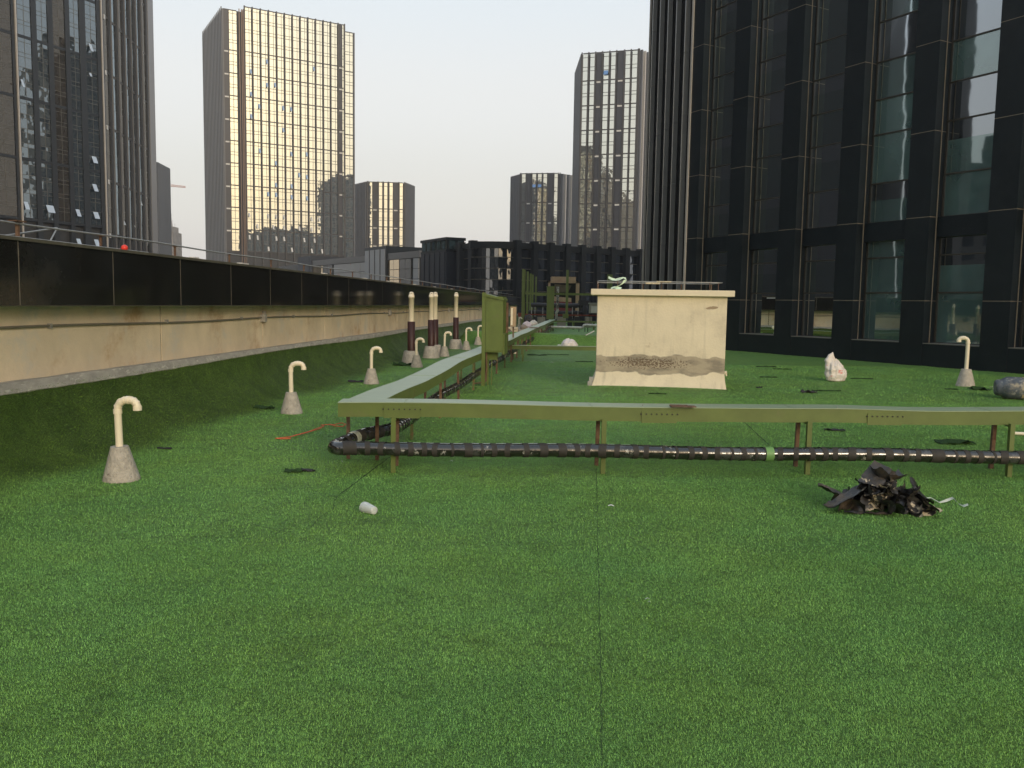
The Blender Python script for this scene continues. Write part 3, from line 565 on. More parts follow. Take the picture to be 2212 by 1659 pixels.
# ------------------------------------------------------------------ plastered box (shaft head)
BP=Vector((1.63,16.72,0)); BHD=96.0; MBx=fr((BP.x,BP.y,0),BHD,1)  # x right, y toward camera
BW=2.47; BD=2.0
def plaster_banded():
    m=mat('painted_plaster_patched',(.75,.66,.49),.85,var=.07,vs=1.6,bump=.3,bs=26,stain=[(1.2,(.60,.52,.39),.47,.70),(3.1,(.52,.43,.30),.62,.78),(12,(.40,.30,.18),.70,.76)]); t=m.node_tree; b=t.nodes['Principled BSDF']
    src=b.inputs['Base Color'].links[0].from_socket
    tc=NN(t,'ShaderNodeTexCoord'); sp=NN(t,'ShaderNodeSeparateXYZ'); lk(t,tc.outputs['Object'],sp.inputs[0])
    def nz(s,d=5,sc=(1,1,1)):
        mp=NN(t,'ShaderNodeMapping'); mp.inputs['Scale'].default_value=sc; lk(t,tc.outputs['Object'],mp.inputs[0]); n=NN(t,'ShaderNodeTexNoise'); n.inputs['Scale'].default_value=s; n.inputs['Detail'].default_value=d; lk(t,mp.outputs[0],n.inputs[0]); return n.outputs['Fac']
    def ma(op,a,bb,c=None,cl=False):
        n=NN(t,'ShaderNodeMath',operation=op,use_clamp=cl)
        for i,v in enumerate((a,bb,c)):
            if v is None: continue
            if isinstance(v,(int,float)): n.inputs[i].default_value=v
            else: lk(t,v,n.inputs[i])
        return n.outputs[0]
    z=sp.outputs['Z']; zz=ma('MULTIPLY_ADD',nz(1.7,8),.32,ma('ADD',z,-.16))
    up=ma('MULTIPLY',ma('SUBTRACT',.64,zz),60,cl=True); lo=ma('MULTIPLY',ma('SUBTRACT',zz,.305),60,cl=True); band=ma('MULTIPLY',up,lo,cl=True)
    # worn spatter of aggregate in the middle of the patch
    X=sp.outputs['X']; ex=ma('ABSOLUTE',ma('MULTIPLY',ma('SUBTRACT',X,1.0),1/.80),0); ez=ma('ABSOLUTE',ma('MULTIPLY',ma('SUBTRACT',z,.50),1/.12),0)
    q=ma('ADD',ma('MULTIPLY',ex,ex),ma('MULTIPLY',ez,ez)); sptr=ma('MULTIPLY',ma('SUBTRACT',nz(26,4,(1,1,1.6)),ma('MULTIPLY_ADD',q,.14,.425)),14,cl=True)
    def mix(f,a,c):
        x=NN(t,'ShaderNodeMix',data_type='RGBA'); lk(t,f,x.inputs[0]); lk(t,a,x.inputs[6])
        if isinstance(c,tuple): x.inputs[7].default_value=(*c,1)
        else: lk(t,c,x.inputs[7])
        return x.outputs[2]
    g=NN(t,'ShaderNodeValToRGB'); lk(t,nz(2.3,5,(1,1,2.5)),g.inputs[0]); g.color_ramp.elements[0].color=(.27,.235,.18,1); g.color_ramp.elements[0].position=.42; g.color_ramp.elements[1].color=(.42,.36,.265,1); g.color_ramp.elements[1].position=.56
    g2=mix(sptr,g.outputs[0],(.15,.105,.07))
    drip=ma('MULTIPLY',ma('SUBTRACT',nz(9,4,(1,1,.10)),.57),5,cl=True); dk=NN(t,'ShaderNodeVectorMath',operation='SCALE'); lk(t,src,dk.inputs[0]); dk.inputs['Scale'].default_value=.80
    out=mix(band,mix(drip,src,dk.outputs[0]),g2)
    # grey repair at the upper right
    rx=ma('MULTIPLY',ma('SUBTRACT',X,2.19),1/.13); rz=ma('MULTIPLY',ma('SUBTRACT',ma('MULTIPLY_ADD',X,-.10,z),1.365),1/.032)
    rq=ma('SUBTRACT',ma('ADD',1.0,ma('MULTIPLY',ma('SUBTRACT',nz(9),.5),2.4)),ma('ADD',ma('MULTIPLY',rx,rx),ma('MULTIPLY',rz,rz)))
    out=mix(ma('MULTIPLY',rq,4,cl=True),out,(.36,.27,.18)); lk(t,out,b.inputs['Base Color']); return m
box=thing('roof_shaft_box','cream plastered shaft box with overhanging slab and a grey repaired band near its foot','shaft',(BP.x,BP.y,0),-R(BHD-90))
MBl=PM[box.name]   # local: x right, y away
mb=MB(MBl); nx,nz_=30,24; vs=[]
def flare(z): return .09*max(0,(.40-z)/.40)**2
prof_z=list(np.linspace(-.08,.45,14))+list(np.linspace(.5,1.80,8))
for z_ in prof_z:
    f=flare(max(z_,0)); c=.012
    vs+= [(-f+c,-f,z_),(BW+f*.5-c,-f,z_),(BW+f*.5,-f+c,z_),(BW+f*.5,BD,z_),(-f,BD,z_),(-f,-f+c,z_)]
n=6; mb.add(vs,[(i*n+k,i*n+(k+1)%n,(i+1)*n+(k+1)%n,(i+1)*n+k) for i in range(len(prof_z)-1) for k in range(n)]); obj('wall',mb,plaster_banded(),box)
mb=MB(MBl); mb.bbox(-.125,BW+.12,-.12,BD+.12,1.80,1.915,.008); obj('roof_slab',mb,M_plast,box)
mb=MB(MBl); mb.box(-.15,-.06,-.06,.05,-.02,.12); mb.box(-.12,-.05,-.05,.08,.10,.20); obj('kerb_stub',mb,M_mortar,box)
mb=MB(MBl); mb.tube([(BW+.0,.06,.34),(BW+.05,.05,.35)],.03,8); mb.tube([(BW+.03,.05,.34),(BW+.045,.05,.28)],.014,8); obj('spout',mb,M_pvc,box)
# little rail on the slab
rr_=thing('roof_rail','thin galvanised rod rail on rusty posts around the top of the plastered box','rail',(BP.x+.1,BP.y,1.915),-R(BHD-90)); Mr=MBl
zr=2.065; mb=MB(Mr); path=[(.0,.0,zr-.05),(.0,.0,zr),(.02,0,zr+.005),(BW-.2,0,zr),(BW-.10,.05,zr),(BW-.10,1.7,zr+.02),(BW-.2,1.8,zr+.02),(.1,1.8,zr+.02),(.0,1.7,zr+.02),(0,.1,zr),(0,0,zr)]
mb.tube(path,.008,6); obj('rod',mb,M_steel,rr_)
for (a,b) in ((0,0),(.38,0),(1.22,0),(2.13,0),(BW-.1,.6),(BW-.1,1.7),(.95,1.8),(1.75,1.8),(0,1.6)):
    mb=MB(Mr); mb.box(a-.006,a+.006,b-.006,b+.006,1.915,zr); mb.box(a-.03,a+.02,b-.008,b+.008,zr-.012,zr-.008); obj('post',mb,M_rust,rr_)
mb=MB(Mr); mb.tube([(1.12,0,zr+.003),(1.40,0,zr+.003)],.014,8); mb.tube([(1.0,1.8,zr+.02),(1.3,1.8,zr+.02)],.02,8); obj('wrapping',mb,mat('pale_wrap',(.55,.48,.34),.8,var=.4,vs=30),rr_)
def crumple(mb,c,sx,sy,sz,seed,amp=.25,sub=4,mi=0,fn=None):
    bm=bmesh.new(); bmesh.ops.create_icosphere(bm,subdivisions=sub,radius=1)
    for v in bm.verts:
        p=v.co.copy(); n1=noise.noise(p*1.6+Vector((seed,0,0))); q=p*4.2+Vector((0,seed,0)); n2=abs(noise.noise(q)); n3=abs(noise.noise(p*9+Vector((seed,seed,0))))
        r=1+amp*n1+amp*.9*(.5-n2)*1.2+amp*.35*(.4-n3); p=p*r
        if fn: p=fn(p)
        v.co=Vector((c[0]+p.x*sx,c[1]+p.y*sy,c[2]+p.z*sz))
    mb.add([tuple(v.co) for v in bm.verts],[[v.index for v in f.verts] for f in bm.faces],mi,False); bm.free()
def sheet(mb,path,width,nrm,seed,amp=.03,mi=0,nw=6):
    """crumpled film following a path"""
    P=[Vector(p) for p in path]; vs=[]
    for i,p in enumerate(P):
        for k in range(nw):
            a=(k/(nw-1)-.5)*(width if not isinstance(width,(list,tuple)) else width[i]); q=p+Vector(nrm)*a; e=Vector((noise.noise(q*14+Vector((seed,0,0))),noise.noise(q*14+Vector((0,seed,0))),noise.noise(q*14+Vector((0,0,seed)))))*amp; vs.append(q+e)
    mb.add(vs,[(i*nw+k,(i+1)*nw+k,(i+1)*nw+k+1,i*nw+k+1) for i in range(len(P)-1) for k in range(nw-1)],mi,True)
mb=MB(Mr); sheet(mb,[(.20,-.03,2.13),(.27,-.02,2.11),(.34,0,2.09),(.42,-.01,2.12),(.48,-.02,2.14),(.54,-.02,2.12)],.05,(0,.5,.8),3,.03)
sheet(mb,[(.53,-.02,2.10),(.50,-.02,2.05),(.44,-.03,2.0),(.36,-.03,1.965),(.30,-.03,1.93)],[.06,.07,.07,.10,.12],(.8,.3,.3),5,.02)
sheet(mb,[(.25,-.05,1.925),(.32,-.05,1.95),(.40,-.05,1.935),(.45,-.05,1.925)],.09,(.1,.6,.5),8,.02)
o=obj('plastic_bag',mb,mat('pale_green_film',(.62,.78,.60),.45,var=.25,vs=8)); tag(rebase(o,Mr@Vector((.4,0,1.92))),'twisted pale green plastic bag snagged on the rail of the plastered box','bag')
# ------------------------------------------------------------------ dark building on the right
RP0=Vector((12.37,22.61,0)); RHD=-27.82; MR=fr(tuple(RP0),RHD,-1)  # x = t (far), y toward camera side
HB=44.0; CORN=12.28
rb=thing('dark_office_building','near-black stone and glass office building closing the right side of the roof','building',(12.37,22.61,0))
MR_FAR=fr(tuple(MR@Vector((CORN,0,0))),-4.9,-1); FL=6.9
mb=MB(); a=MR@Vector((-16,-.62,0)); b=MR@Vector((CORN-.02,-.62,0)); c=MR_FAR@Vector((FL,-.25,0)); e=MR_FAR@Vector((.0,-.25,0)); mb.poly([(a.x,a.y),(b.x,b.y),(e.x+.3,e.y),(c.x,c.y),(c.x+14,c.y+3),(a.x+22,a.y+12)],-19,HB); obj('building_core',mb,M_pier,rb)
PITCHB=2.468; lv=[.68,2.10,3.15,3.65]; 
z_=4.21
rows=[('w',.68,2.10),('w',2.10,3.15),('w',3.15,3.65),('s',3.65,4.21)]
while z_<HB-5: rows+=[('w',z_,z_+1.17),('w',z_+1.17,z_+2.62),('w',z_+2.62,z_+3.66),('w',z_+3.66,z_+4.76)]; z_+=4.76
TOPZ=z_
jz=[1.87,4.20,6.55,8.95]; 
while jz[-1]<TOPZ-3: jz.append(jz[-1]+2.375)
wins=[]
for k in range(-6,6):
    pa=-.68+PITCHB*k; pb=pa+.76           # pier front
    if pb>CORN+.3: break
    pb=min(pb,CORN)
    zs=[-.05]+jz+[TOPZ]
    mb=MB(MR)
    for z0,z1 in zip(zs[:-1],zs[1:]): mb.box(pa,pb,-.60,0,z0+.009,z1-.009)
    obj('pier',mb,M_pier,rb)
    mb=MB(MR); mb.box(pa+.003,pb-.003,-.59,-.003,-.05,TOPZ); mb.box(pa-.03,pa-.003,-.54,-.50,.68,TOPZ); mb.box(pa-.016,pa-.001,-.30,-.27,.68,TOPZ); obj('pier_joint',mb,M_seal,rb)
    wa=pb; wb=pb+PITCHB-.76
    if wb>CORN: continue
    mb=MB(MR); mb.box(wa+.004,wb-.004,-.6,-.02,-.05,.665); obj('plinth_panel',mb,M_pier,rb)
    mb=MB(MR); mb.box(wa+.006,wb-.006,-.6,-.012,.667,.69); obj('window_sill',mb,mat('sill_grey',(.16,.15,.13),.6),rb)
    for ty,z0,z1 in rows:
        if ty=='s':
            mb=MB(MR); mb.box(wa+.002,wb-.002,-.6,-.33,z0,z1); obj('spandrel',mb,M_pier,rb); continue
        c=MR@Vector(((wa+wb)/2,0,(z0+z1)/2)); wins.append(((c-Vector((0,0,1.6))).length,wa,wb,z0,z1))
wins.sort()
def nearwin(mbf,mbp,w):
    _,wa,wb,z0,z1=w; y0=-.52
    f=.03; mbf.box(wa,wb,-.6,y0+.03,z0,z0+f); mbf.box(wa,wb,-.6,y0+.03,z1-.012,z1); mbf.box(wa,wa+.04,-.6,y0+.04,z0+f,z1-.012); mbf.box(wb-.05,wb,-.6,y0+.04,z0+f,z1-.012)
    kind=random.random(); sp=z0+f+(z1-z0)*(random.choice([.55,.7,.62]) if kind<.55 and z1-z0>.9 else 1)
    tx=random.uniform(-.0015,.0015); tz=random.uniform(-.002,.002)
    def pn(za,zb,mi):
        if zb-za<.02: return
        mbp.quad((wa+.04,y0+tx,za),(wb-.05,y0-tx,za),(wb-.05,y0-tx+tz,zb),(wa+.04,y0+tx+tz,zb),mi)
    lo=1 if random.random()<.78 else 0
    pn(z0+f,min(sp,z1-.012),lo); pn(min(sp,z1-.012),z1-.012,0)
stf,stp=MB(MR),MB(MR)
for i,w in enumerate(wins):
    if i<96:
        f_,p_=MB(MR),MB(MR); nearwin(f_,p_,w); o=obj('window',p_,[GLN,GLB],rb); obj('window_frame',f_,M_reveal,o)
    else: nearwin(stf,stp,w)
o=obj('upper_window',stp,[GLN,GLB],rb); o['kind']='stuff'; obj('window_frame',stf,M_reveal,o)
mb=MB(MR); mb.box(CORN-.02,CORN+.06,-.02,.055,-.05,TOPZ); o=obj('corner_trim',mb,M_trim,rb)
mb=MB(MR_FAR); mb.box(FL,FL+.05,-.1,.06,-.05,TOPZ); obj('corner_trim',mb,M_trim,rb)
mb=MB(MR_FAR); mb.quad((0.05,-.02,-.05),(FL,-.02,-.05),(FL,-.02,TOPZ),(.05,-.02,TOPZ)); obj('side_glass',mb,mat('black_side_cladding',(.009,.009,.010),.7,spec=.08),rb)
for k in range(5):
    s_=.55+k*1.32; mb=MB(MR_FAR)
    for z0,z1 in zip([-.05]+jz,jz+[TOPZ]): mb.box(s_,s_+.10,-.02,.165,z0+.006,z1-.006)
    obj('fin',mb,mat('grey_stone_fin',(.17,.168,.165),.35,var=.08,vs=2),rb)
mb=MB(MR); mb.box(2.95,4.5-.45,-.515,-.505,2.02,2.06); 
o=obj('white_tube',MB(MR).box(7.6,8.4,-.512,-.502,1.93,1.965),M_white,rb)
# ------------------------------------------------------------------ far towers
def curtain(th,P,h,side,cols,levels,G_,wins,rowsper=4,split=.66,fin=None,findepth=.35,finw=.0,top=None,wob=.0015,band=M_fin,panel=M_dpanel,trimc=True):
    M=fr((P[0],P[1],0),h,side); mbp=MB(M); mbb=MB(M); mbw=MB(M)
    s0=min(c[0] for c in cols); s1=max(c[1] for c in cols); z0,z1=levels[0],levels[-1]
    for (a,b,k) in cols:
        if k=='d': 
            mbp.box(a,b,-.3,.02,z0,z1)
            for z in levels[1:-1]: mbw=MB(M); mbw.box(a+(b-a)*.1,b-(b-a)*.08,.02,.10,z-.75,z-.30); obj('white_marker',mbw,M_white,th)
        elif k=='f':
            mbp.box(a,b,-.3,.10,z0,z1)
    for z in levels: mbb=MB(M); mbb.box(s0,s1,-.3,.08,z-.16,z+.16); obj('floor_band',mbb,band,th)
    if mbp.v: obj('dark_panel',mbp,panel,th)
    for (a,b,k) in cols:
        if k not in 'gt': continue
        for za,zb in zip(levels[:-1],levels[1:]):
            n=rowsper*max(1,round((zb-za)/7.3)); c=M@Vector(((a+b)/2,0,(za+zb)/2)); wins.append(((c).length,M,a,b,za+.16,zb-.16,n,GLT if k=='t' else G_,split if b-a>1.3 else 0,wob))
def emit(th,wins,limit=100,mw=.08):
    wins.sort(key=lambda w:w[0]); st={}
    for i,(d,M,a,b,za,zb,n,g,sp,wob) in enumerate(wins):
        if i<limit: mb=MB(M)
        else: mb=st.setdefault('x',MB()); mb.M=M
        off=0 if i<limit else 0
        mi_g=1 if (i>=limit and g is GLT) else 0
        xs=[a,a+(b-a)*sp,b] if sp else [a,b]
        hs=[]; z=za
        pat=[.36,.14,.36,.14] if n%4==0 else [1/n]*n
        zz=[za]; 
        for j in range(n): zz.append(zz[-1]+(zb-za)*(pat[j%len(pat)]/(n/len(pat)) if n%4==0 else 1/n))
        for j in range(n):
            for q in range(len(xs)-1):
                ax=random.uniform(-wob,wob); az=random.uniform(-wob,wob); x0,x1=xs[q]+.03,xs[q+1]-.03; y0,y1=zz[j]+.03,zz[j+1]-.03; W_=x1-x0; H_=y1-y0
                mb.quad((x0,.03-ax*W_-az*H_,y0),(x1,.03+ax*W_-az*H_,y0),(x1,.03+ax*W_+az*H_,y1),(x0,.03-ax*W_+az*H_,y1),mi_g)
            if j: mb.box(a,b,.0,.045,zz[j]-mw,zz[j]+mw,2)
        if sp: mb.box(xs[1]-mw,xs[1]+mw,0,.05,za,zb,2)
        if i<limit: obj('window',mb,[g,g,M_mull],th)
    if st: o=obj('far_window',st['x'],[wins[-1][7] if wins[-1][7] is not GLT else GLL,GLT,M_mull],th); o['kind']='stuff'
def finrow(th,M,xs,w,d,z0,z1,m,one=True,name='fin'):
    for x in xs:
        mb=MB(M); mb.box(x-w/2,x+w/2,-.1,d,z0,z1); obj(name,mb,m,th)
def sashes(th,M,lst,m=None):
    for (x,z,w,h) in lst:
        mb=MB(M); mb.add([(x,.08,z+h),(x+w,.08,z+h),(x+w,.08+h*.42,z),(x,.08+h*.42,z),(x,.11,z+h),(x+w,.11,z+h),(x+w,.12+h*.42,z),(x,.12+h*.42,z)],[(0,1,2,3),(7,6,5,4),(0,3,7,4),(1,5,6,2),(3,2,6,7)]); obj('open_sash',mb,m or M_sash,th)
M_sash=glass('open_sash_glass',(.85,.92,1.0),(.40,.46,.52),.55)
# centre-left tower
P2=(-89.98,292.0); H2=59.66; ZT2=97.4; lv2=[17.75]+[25.0+7.27*k for k in range(9)]+[ZT2]
t2=thing('gold_glass_tower','tall tower with pale gold mirrored front and dark finned flank, left of centre','tower',(P2[0],P2[1],-19))
M2=fr((P2[0],P2[1],0),H2,1); M2L=fr((P2[0]-hv(H2).x*6.9,P2[1]-hv(H2).y*6.9,0),H2-90,-1)
mb=MB(M2); mb.box(0,34.3,-33,-.3,-19,ZT2-.3); mb.box(-2.0,0,-33,-2.0,-19,96.2); mb.box(-6.9,-2.0,-33,-1.1,-19,95.7); mb.box(34.3,38.2,-30,-1.6,-19,95.5); obj('tower_core',mb,M_body,t2)
wn2=[]; bay=2.67; cols=[(k*bay+.15,k*bay+2.15,'g') for k in range(12)]+[(32.15,33.35,'d'),(33.45,34.0,'g')]
curtain(t2,P2,H2,1,cols,lv2,GL2,wn2)
finrow(t2,M2,[0]+[k*bay-.13 for k in range(1,13)]+[34.2],.38,.45,-19,ZT2+.3,M_fin)
finrow(t2,M2,[-.45,-.95,-1.7],.25,.3,-19,96.4,mat('brown_fin',(.17,.12,.09),.4,metal=.5),name='corner_fin')
PR2=(P2[0]-.866*0,P2[1])
def off(M,y): q=M@Vector((0,y,0)); return (q.x,q.y)
q=off(M2,-1.0); curtain(t2,q,H2,1,[(-6.5,-4.95,'d'),(-4.75,-2.3,'g')],[l for l in lv2[:-1]]+[95.9],GL2,wn2,split=.5)
q=off(M2,-1.5); curtain(t2,q,H2,1,[(34.9,37.8,'g')],[l-.9 for l in lv2[:-1]]+[95.7],GL2,wn2,split=.6)
emit(t2,wn2,100)
mb=MB(M2); mb.box(38.0,38.45,-30,-1.2,-19,95.8); mb.box(-6.95,-6.5,-1.2,-.85,-19,95.9); obj('edge_fin',mb,M_fincool,t2)
M2F=fr(tuple((M2@Vector((-6.95,-1.0,0)))[:2])+(0,),H2-90,-1)
mb=MB(M2F)
for k in range(14):
    mb2=MB(M2F); mb2.box(.5+k*2.36,1.25+k*2.36,-.1,.16,-19,96.7); obj('flank_fin',mb2,mat('flank_fin_grey',(.18,.175,.17),.55,var=.1),t2)
mb=MB(M2F); mb.box(0,33,-.3,.0,-19,95.9); obj('flank_glass',mb,mat('flank_black',(.010,.010,.013),.5,spec=.1),t2)
rs=random.Random(3); sl_=[(k*bay+1.55,lv2[1]+7.27*r_+rs.choice([.3,3.9,4.3]),.55,1.5) for (k,r_) in ((0,7),(2,7),(8,7),(0,6),(2,6),(3,6),(1,5),(4,5),(5,5),(0,5),(4,4),(3,3),(1,3),(5,3),(7,3),(5,2),(3,2),(6,2),(7,2),(2,1),(3,1),(5,1),(7,1))]
sashes(t2,M2,sl_)
sl_=[(k*bay+rs.choice([.5,1.5]),z_,.55,1.5) for k in range(0,10) for z_ in (18.2,21.8,25.6,29.2) if rs.random()<.62]
sashes(t2,M2,sl_,M_white)
# small tower right of it
t3=thing('small_gold_tower','shorter tower with warm gold front strips and grey finned flanks beside the tall gold one','tower',(-60,358,-19)); P3=(-60.8,358.0); H3=84
M3=fr((*P3,0),H3,1); fl=fr((*P3,0),-36,-1); c3=M3@Vector((15.6,0,0)); frr=fr((c3.x,c3.y,0),13,1)
pa=fl@Vector((12,0,0)); pb=frr@Vector((11,0,0)); mb=MB(); mb.poly([(P3[0],P3[1]+.3),(c3.x,c3.y+.3),(pb.x-.3,pb.y),(pb.x-6,pb.y+12),(pa.x+4,pa.y+10),(pa.x+.3,pa.y)],-19,50.4); obj('tower_core',mb,M_body,t3)
w3=[]; lv3=[17.6,25.0,32.4,39.7,50.5]
curtain(t3,P3,H3,1,[(.7,2.1,'g'),(2.35,4.1,'d'),(4.85,6.2,'g'),(6.95,8.3,'g'),(9.15,10.5,'g'),(10.75,12.6,'d'),(13.3,14.6,'g')],lv3,GL2,w3,split=0); emit(t3,w3)
finrow(t3,M3,[.1,.45,4.45,6.55,8.7,12.95,15.1,15.5],.35,.35,-19,50.8,M_fin)
for k in range(9): mb=MB(fl); mb.box(.5+k*1.3,.9+k*1.3,-.1,.6,-19,50.6); obj('flank_fin',mb,M_fincool,t3)
for k in range(8): mb=MB(frr); mb.box(.3+k*1.35,.7+k*1.35,-.1,.6,-19,50.6); obj('flank_fin',mb,M_fincool,t3)
mb=MB(fl); mb.box(0,12,-.3,0,-19,50.4); obj('flank_glass',mb,GLC,t3); mb=MB(frr); mb.box(0,11,-.3,0,-19,50.4); obj('flank_glass',mb,GLC,t3)
# small tower right of centre
t4=thing('small_silver_tower','shorter silver-striped tower standing just left of the tall grey-silver one','tower',(2,334,-19)); P4=(1.95,334.); H4=100
M4=fr((*P4,0),H4,1); f4=fr((*P4,0),-27,-1); c4=M4@Vector((15.6,0,0)); r4=fr((c4.x,c4.y,0),50,1)
pa=f4@Vector((8.5,0,0)); pb=r4@Vector((8,0,0)); mb=MB(); mb.poly([(P4[0],P4[1]+.3),(c4.x,c4.y+.3),(pb.x-.3,pb.y),(pb.x-3,pb.y+12),(pa.x+4,pa.y+10),(pa.x+.3,pa.y)],-19,51.1); obj('tower_core',mb,M_body,t4)
w4=[]; lv4=[18.2,25.5,33.1,40.4,51.2]
curtain(t4,P4,H4,1,[(.6,2.05,'g'),(2.45,3.95,'d'),(4.65,6.1,'g'),(6.75,8.25,'g'),(8.9,10.3,'g'),(10.75,12.3,'d'),(13.1,14.4,'g')],lv4,GL5,w4,split=0); emit(t4,w4)
finrow(t4,M4,[.0,.35,2.25,4.3,6.4,8.55,10.55,12.65,14.75,15.3],.30,.35,-19,51.4,M_fin)
sashes(t4,M4,[(4.75,46,1.25,1.1),(6.8,46,1.35,1.1)],glass('blue_sash',(.5,.7,1),(.12,.25,.5),.3))
for k in range(6): mb=MB(f4); mb.box(.4+k*1.3,.8+k*1.3,-.1,.5,-19,51); obj('flank_fin',mb,M_fincool,t4)
for k in range(5): mb=MB(r4); mb.box(.3+k*1.6,.75+k*1.6,-.1,.7,-19,51); obj('flank_fin',mb,M_trim if k%2 else M_fincool,t4)
mb=MB(f4); mb.box(0,8.5,-.3,0,-19,50.9); obj('flank_glass',mb,GLC,t4); mb=MB(r4); mb.box(0,8,-.3,0,-19,50.9); obj('flank_glass',mb,GLC,t4)
# tall tower right of centre
t5=thing('tall_silver_tower','tall grey tower with silver mirrored strips just left of the black building','tower',(20,265,-19)); P5=(19.55,264.7); H5=107
M5=fr((*P5,0),H5,1); f5=fr((*P5,0),-1,-1); c5=M5@Vector((17.2,0,0)); r5=fr((c5.x,c5.y,0),45,1)
pa=f5@Vector((23,0,0)); pb=r5@Vector((9,0,0)); mb=MB(); mb.poly([(P5[0]+.1,P5[1]+.4),(c5.x,c5.y+.4),(pb.x-.3,pb.y),(pb.x,pb.y+16),(pa.x+.3,pa.y)],-19,76.2); obj('tower_core',mb,M_body,t5)
w5=[]; lv5=[17.7]+[24.95+7.24*k for k in range(7)]+[76.4]
curtain(t5,P5,H5,1,[(.2,1.65,'g'),(2.4,3.75,'g'),(4.3,5.75,'d'),(6.5,8.0,'g'),(8.7,10.05,'g'),(10.7,12.4,'d'),(13.0,14.4,'g'),(15.0,16.5,'g')],lv5,GL5,w5,split=0); emit(t5,w5)
finrow(t5,M5,[-.1,1.95,4.05,6.1,8.3,10.35,12.7,14.65,16.75,17.1],.30,.40,-19,76.7,M_fin)
sashes(t5,M5,[(6.6,69.8,1.3,1.3)],MATS['blue_sash'])
for k in range(15): mb=MB(f5); mb.box(.4+k*1.5,.8+k*1.5,-.1,.5,-19,76.5); obj('flank_fin',mb,M_fincool,t5)
for k in range(6): mb=MB(r5); mb.box(.3+k*1.5,.7+k*1.5,-.1,.7,-19,76.4); obj('flank_fin',mb,M_trim if k%2 else M_fincool,t5)
mb=MB(f5); mb.box(0,22,-.3,0,-19,76); obj('flank_glass',mb,M_dpanel,t5); mb=MB(r5); mb.box(0,9,-.3,0,-19,76); obj('flank_glass',mb,GLC,t5)
# near left tower
PL=(-55.06,117.0); HL1=23.94; HL2=-6.77; HTL=78.0
tl=thing('dark_glass_tower','tall dark bronze and teal glass tower filling the left edge behind the parapet','tower',(PL[0],PL[1],-19))
ML1=fr((*PL,0),HL1,1); ML2=fr((*PL,0),HL2,1)
pe=ML2@Vector((23.2,-.2,0)); pn=ML1@Vector((-34,-.3,0)); mb=MB(); mb.poly([(PL[0]-.4,PL[1]),(pe.x,pe.y),(pe.x-22,pe.y),(pn.x-25,pn.y),(pn.x,pn.y)][::-1],-19,HTL); obj('tower_core',mb,M_body,tl)
wl_=[]; lvl=[3.75+7.24*k for k in range(1,11)]
cols=[(-34,-31,'t'),(-30.6,-29,'g'),(-28.2,-26.6,'g'),(-25.8,-24,'t'),(-23.2,-21.6,'g'),(-20.8,-19.2,'g'),(-18.6,-15.7,'t'),(-15.5,-12.8,'t'),(-11.95,-10.2,'g'),(-9.4,-7.95,'g'),(-7.15,-5.5,'t'),(-4.75,-3.4,'g'),(-2.4,-.75,'g')]
curtain(tl,PL,HL1,1,cols,lvl,GLL,wl_,rowsper=8,split=.5,wob=.006,band=mat('blue_black_cladding',(.014,.017,.021),.35))
mb=MB(ML1)
for a,b in ((-12.75,-12.0),(-10.15,-9.45),(-7.9,-7.2),(-5.45,-4.8),(-3.35,-2.45),(-.7,-.05),(-19.15,-18.65)): mb.box(a,b,-.3,.14,-19,HTL)
obj('dark_pier',mb,MATS['blue_black_cladding'],tl)
mb=MB(ML1); mb.box(-12.35,-12.22,.14,.35,-19,HTL); obj('corner_trim',mb,M_trim,tl)
mb=MB(ML1); mb.box(-.06,.08,.02,.30,-19,HTL); obj('corner_trim',mb,M_trim,tl)
cols=[(.7,2.4,'t'),(3.4,5.4,'g'),(6.3,8.2,'t'),(9.2,11.0,'g'),(11.9,13.4,'g'),(14.4,16.1,'g'),(17,19.3,'t')]
lv2_=[3.0+7.2*k for k in range(1,11)]
curtain(tl,PL,HL2,1,cols,lv2_,GLL,wl_,rowsper=4,split=0,wob=.004)
M_brownfin=mat('brown_fin_dull',(.026,.030,.037),.55,var=.1)
finrow(tl,ML2,[.3,2.9,5.9,8.7,11.45,13.9,16.6,19.7],.42,.22,-19,HTL,M_brownfin)
finrow(tl,ML2,[3.25,6.15,9.0,11.75,14.15,16.95],.10,.38,-19,HTL,M_fincool,name='pale_fin')
mb=MB(ML2); mb.box(20.3,23.2,-.3,.25,-19,HTL); obj('end_panel',mb,mat('end_panel_grey',(.20,.19,.19),.4,metal=.3,var=.05),tl)
for k,z in [(k,z) for z in lv2_ for k in (.55,8.9,17.0)]:
    pass
for z in lv2_:
    for k in (1.0,9.3,17.4): mb=MB(ML2); mb.box(k,k+.55,.08,.14,z-.5,z+.1); obj('white_marker',mb,M_white,tl)
emit(tl,wl_,100,.025)
def onT(M,P,h,x,y): t_,z_=onl(x*.6777/2.0743,y*.6777/2.0743,P,h); return t_,z_
for (x0,y0,x1,y1,big) in ((152,1330,190,1388,0),(300,1352,365,1412,1),(495,1380,530,1434,0),(612,1398,655,1450,0),(606,1213,643,1270,0),(602,1030,642,1085,0),(582,285,607,345,0),(500,1575,535,1615,0),(618,1580,655,1630,0),(132,520,152,580,0),(586,480,604,510,0)):
    a,za=onT(ML1,PL,HL1,x0,y0); b,zb=onT(ML1,PL,HL1,x1,y1); sashes(tl,ML1,[(a,zb,(b-a)*.75,(za-zb)*.95)],mat('pale_blue_sash',(.42,.50,.60),.2,var=.02))
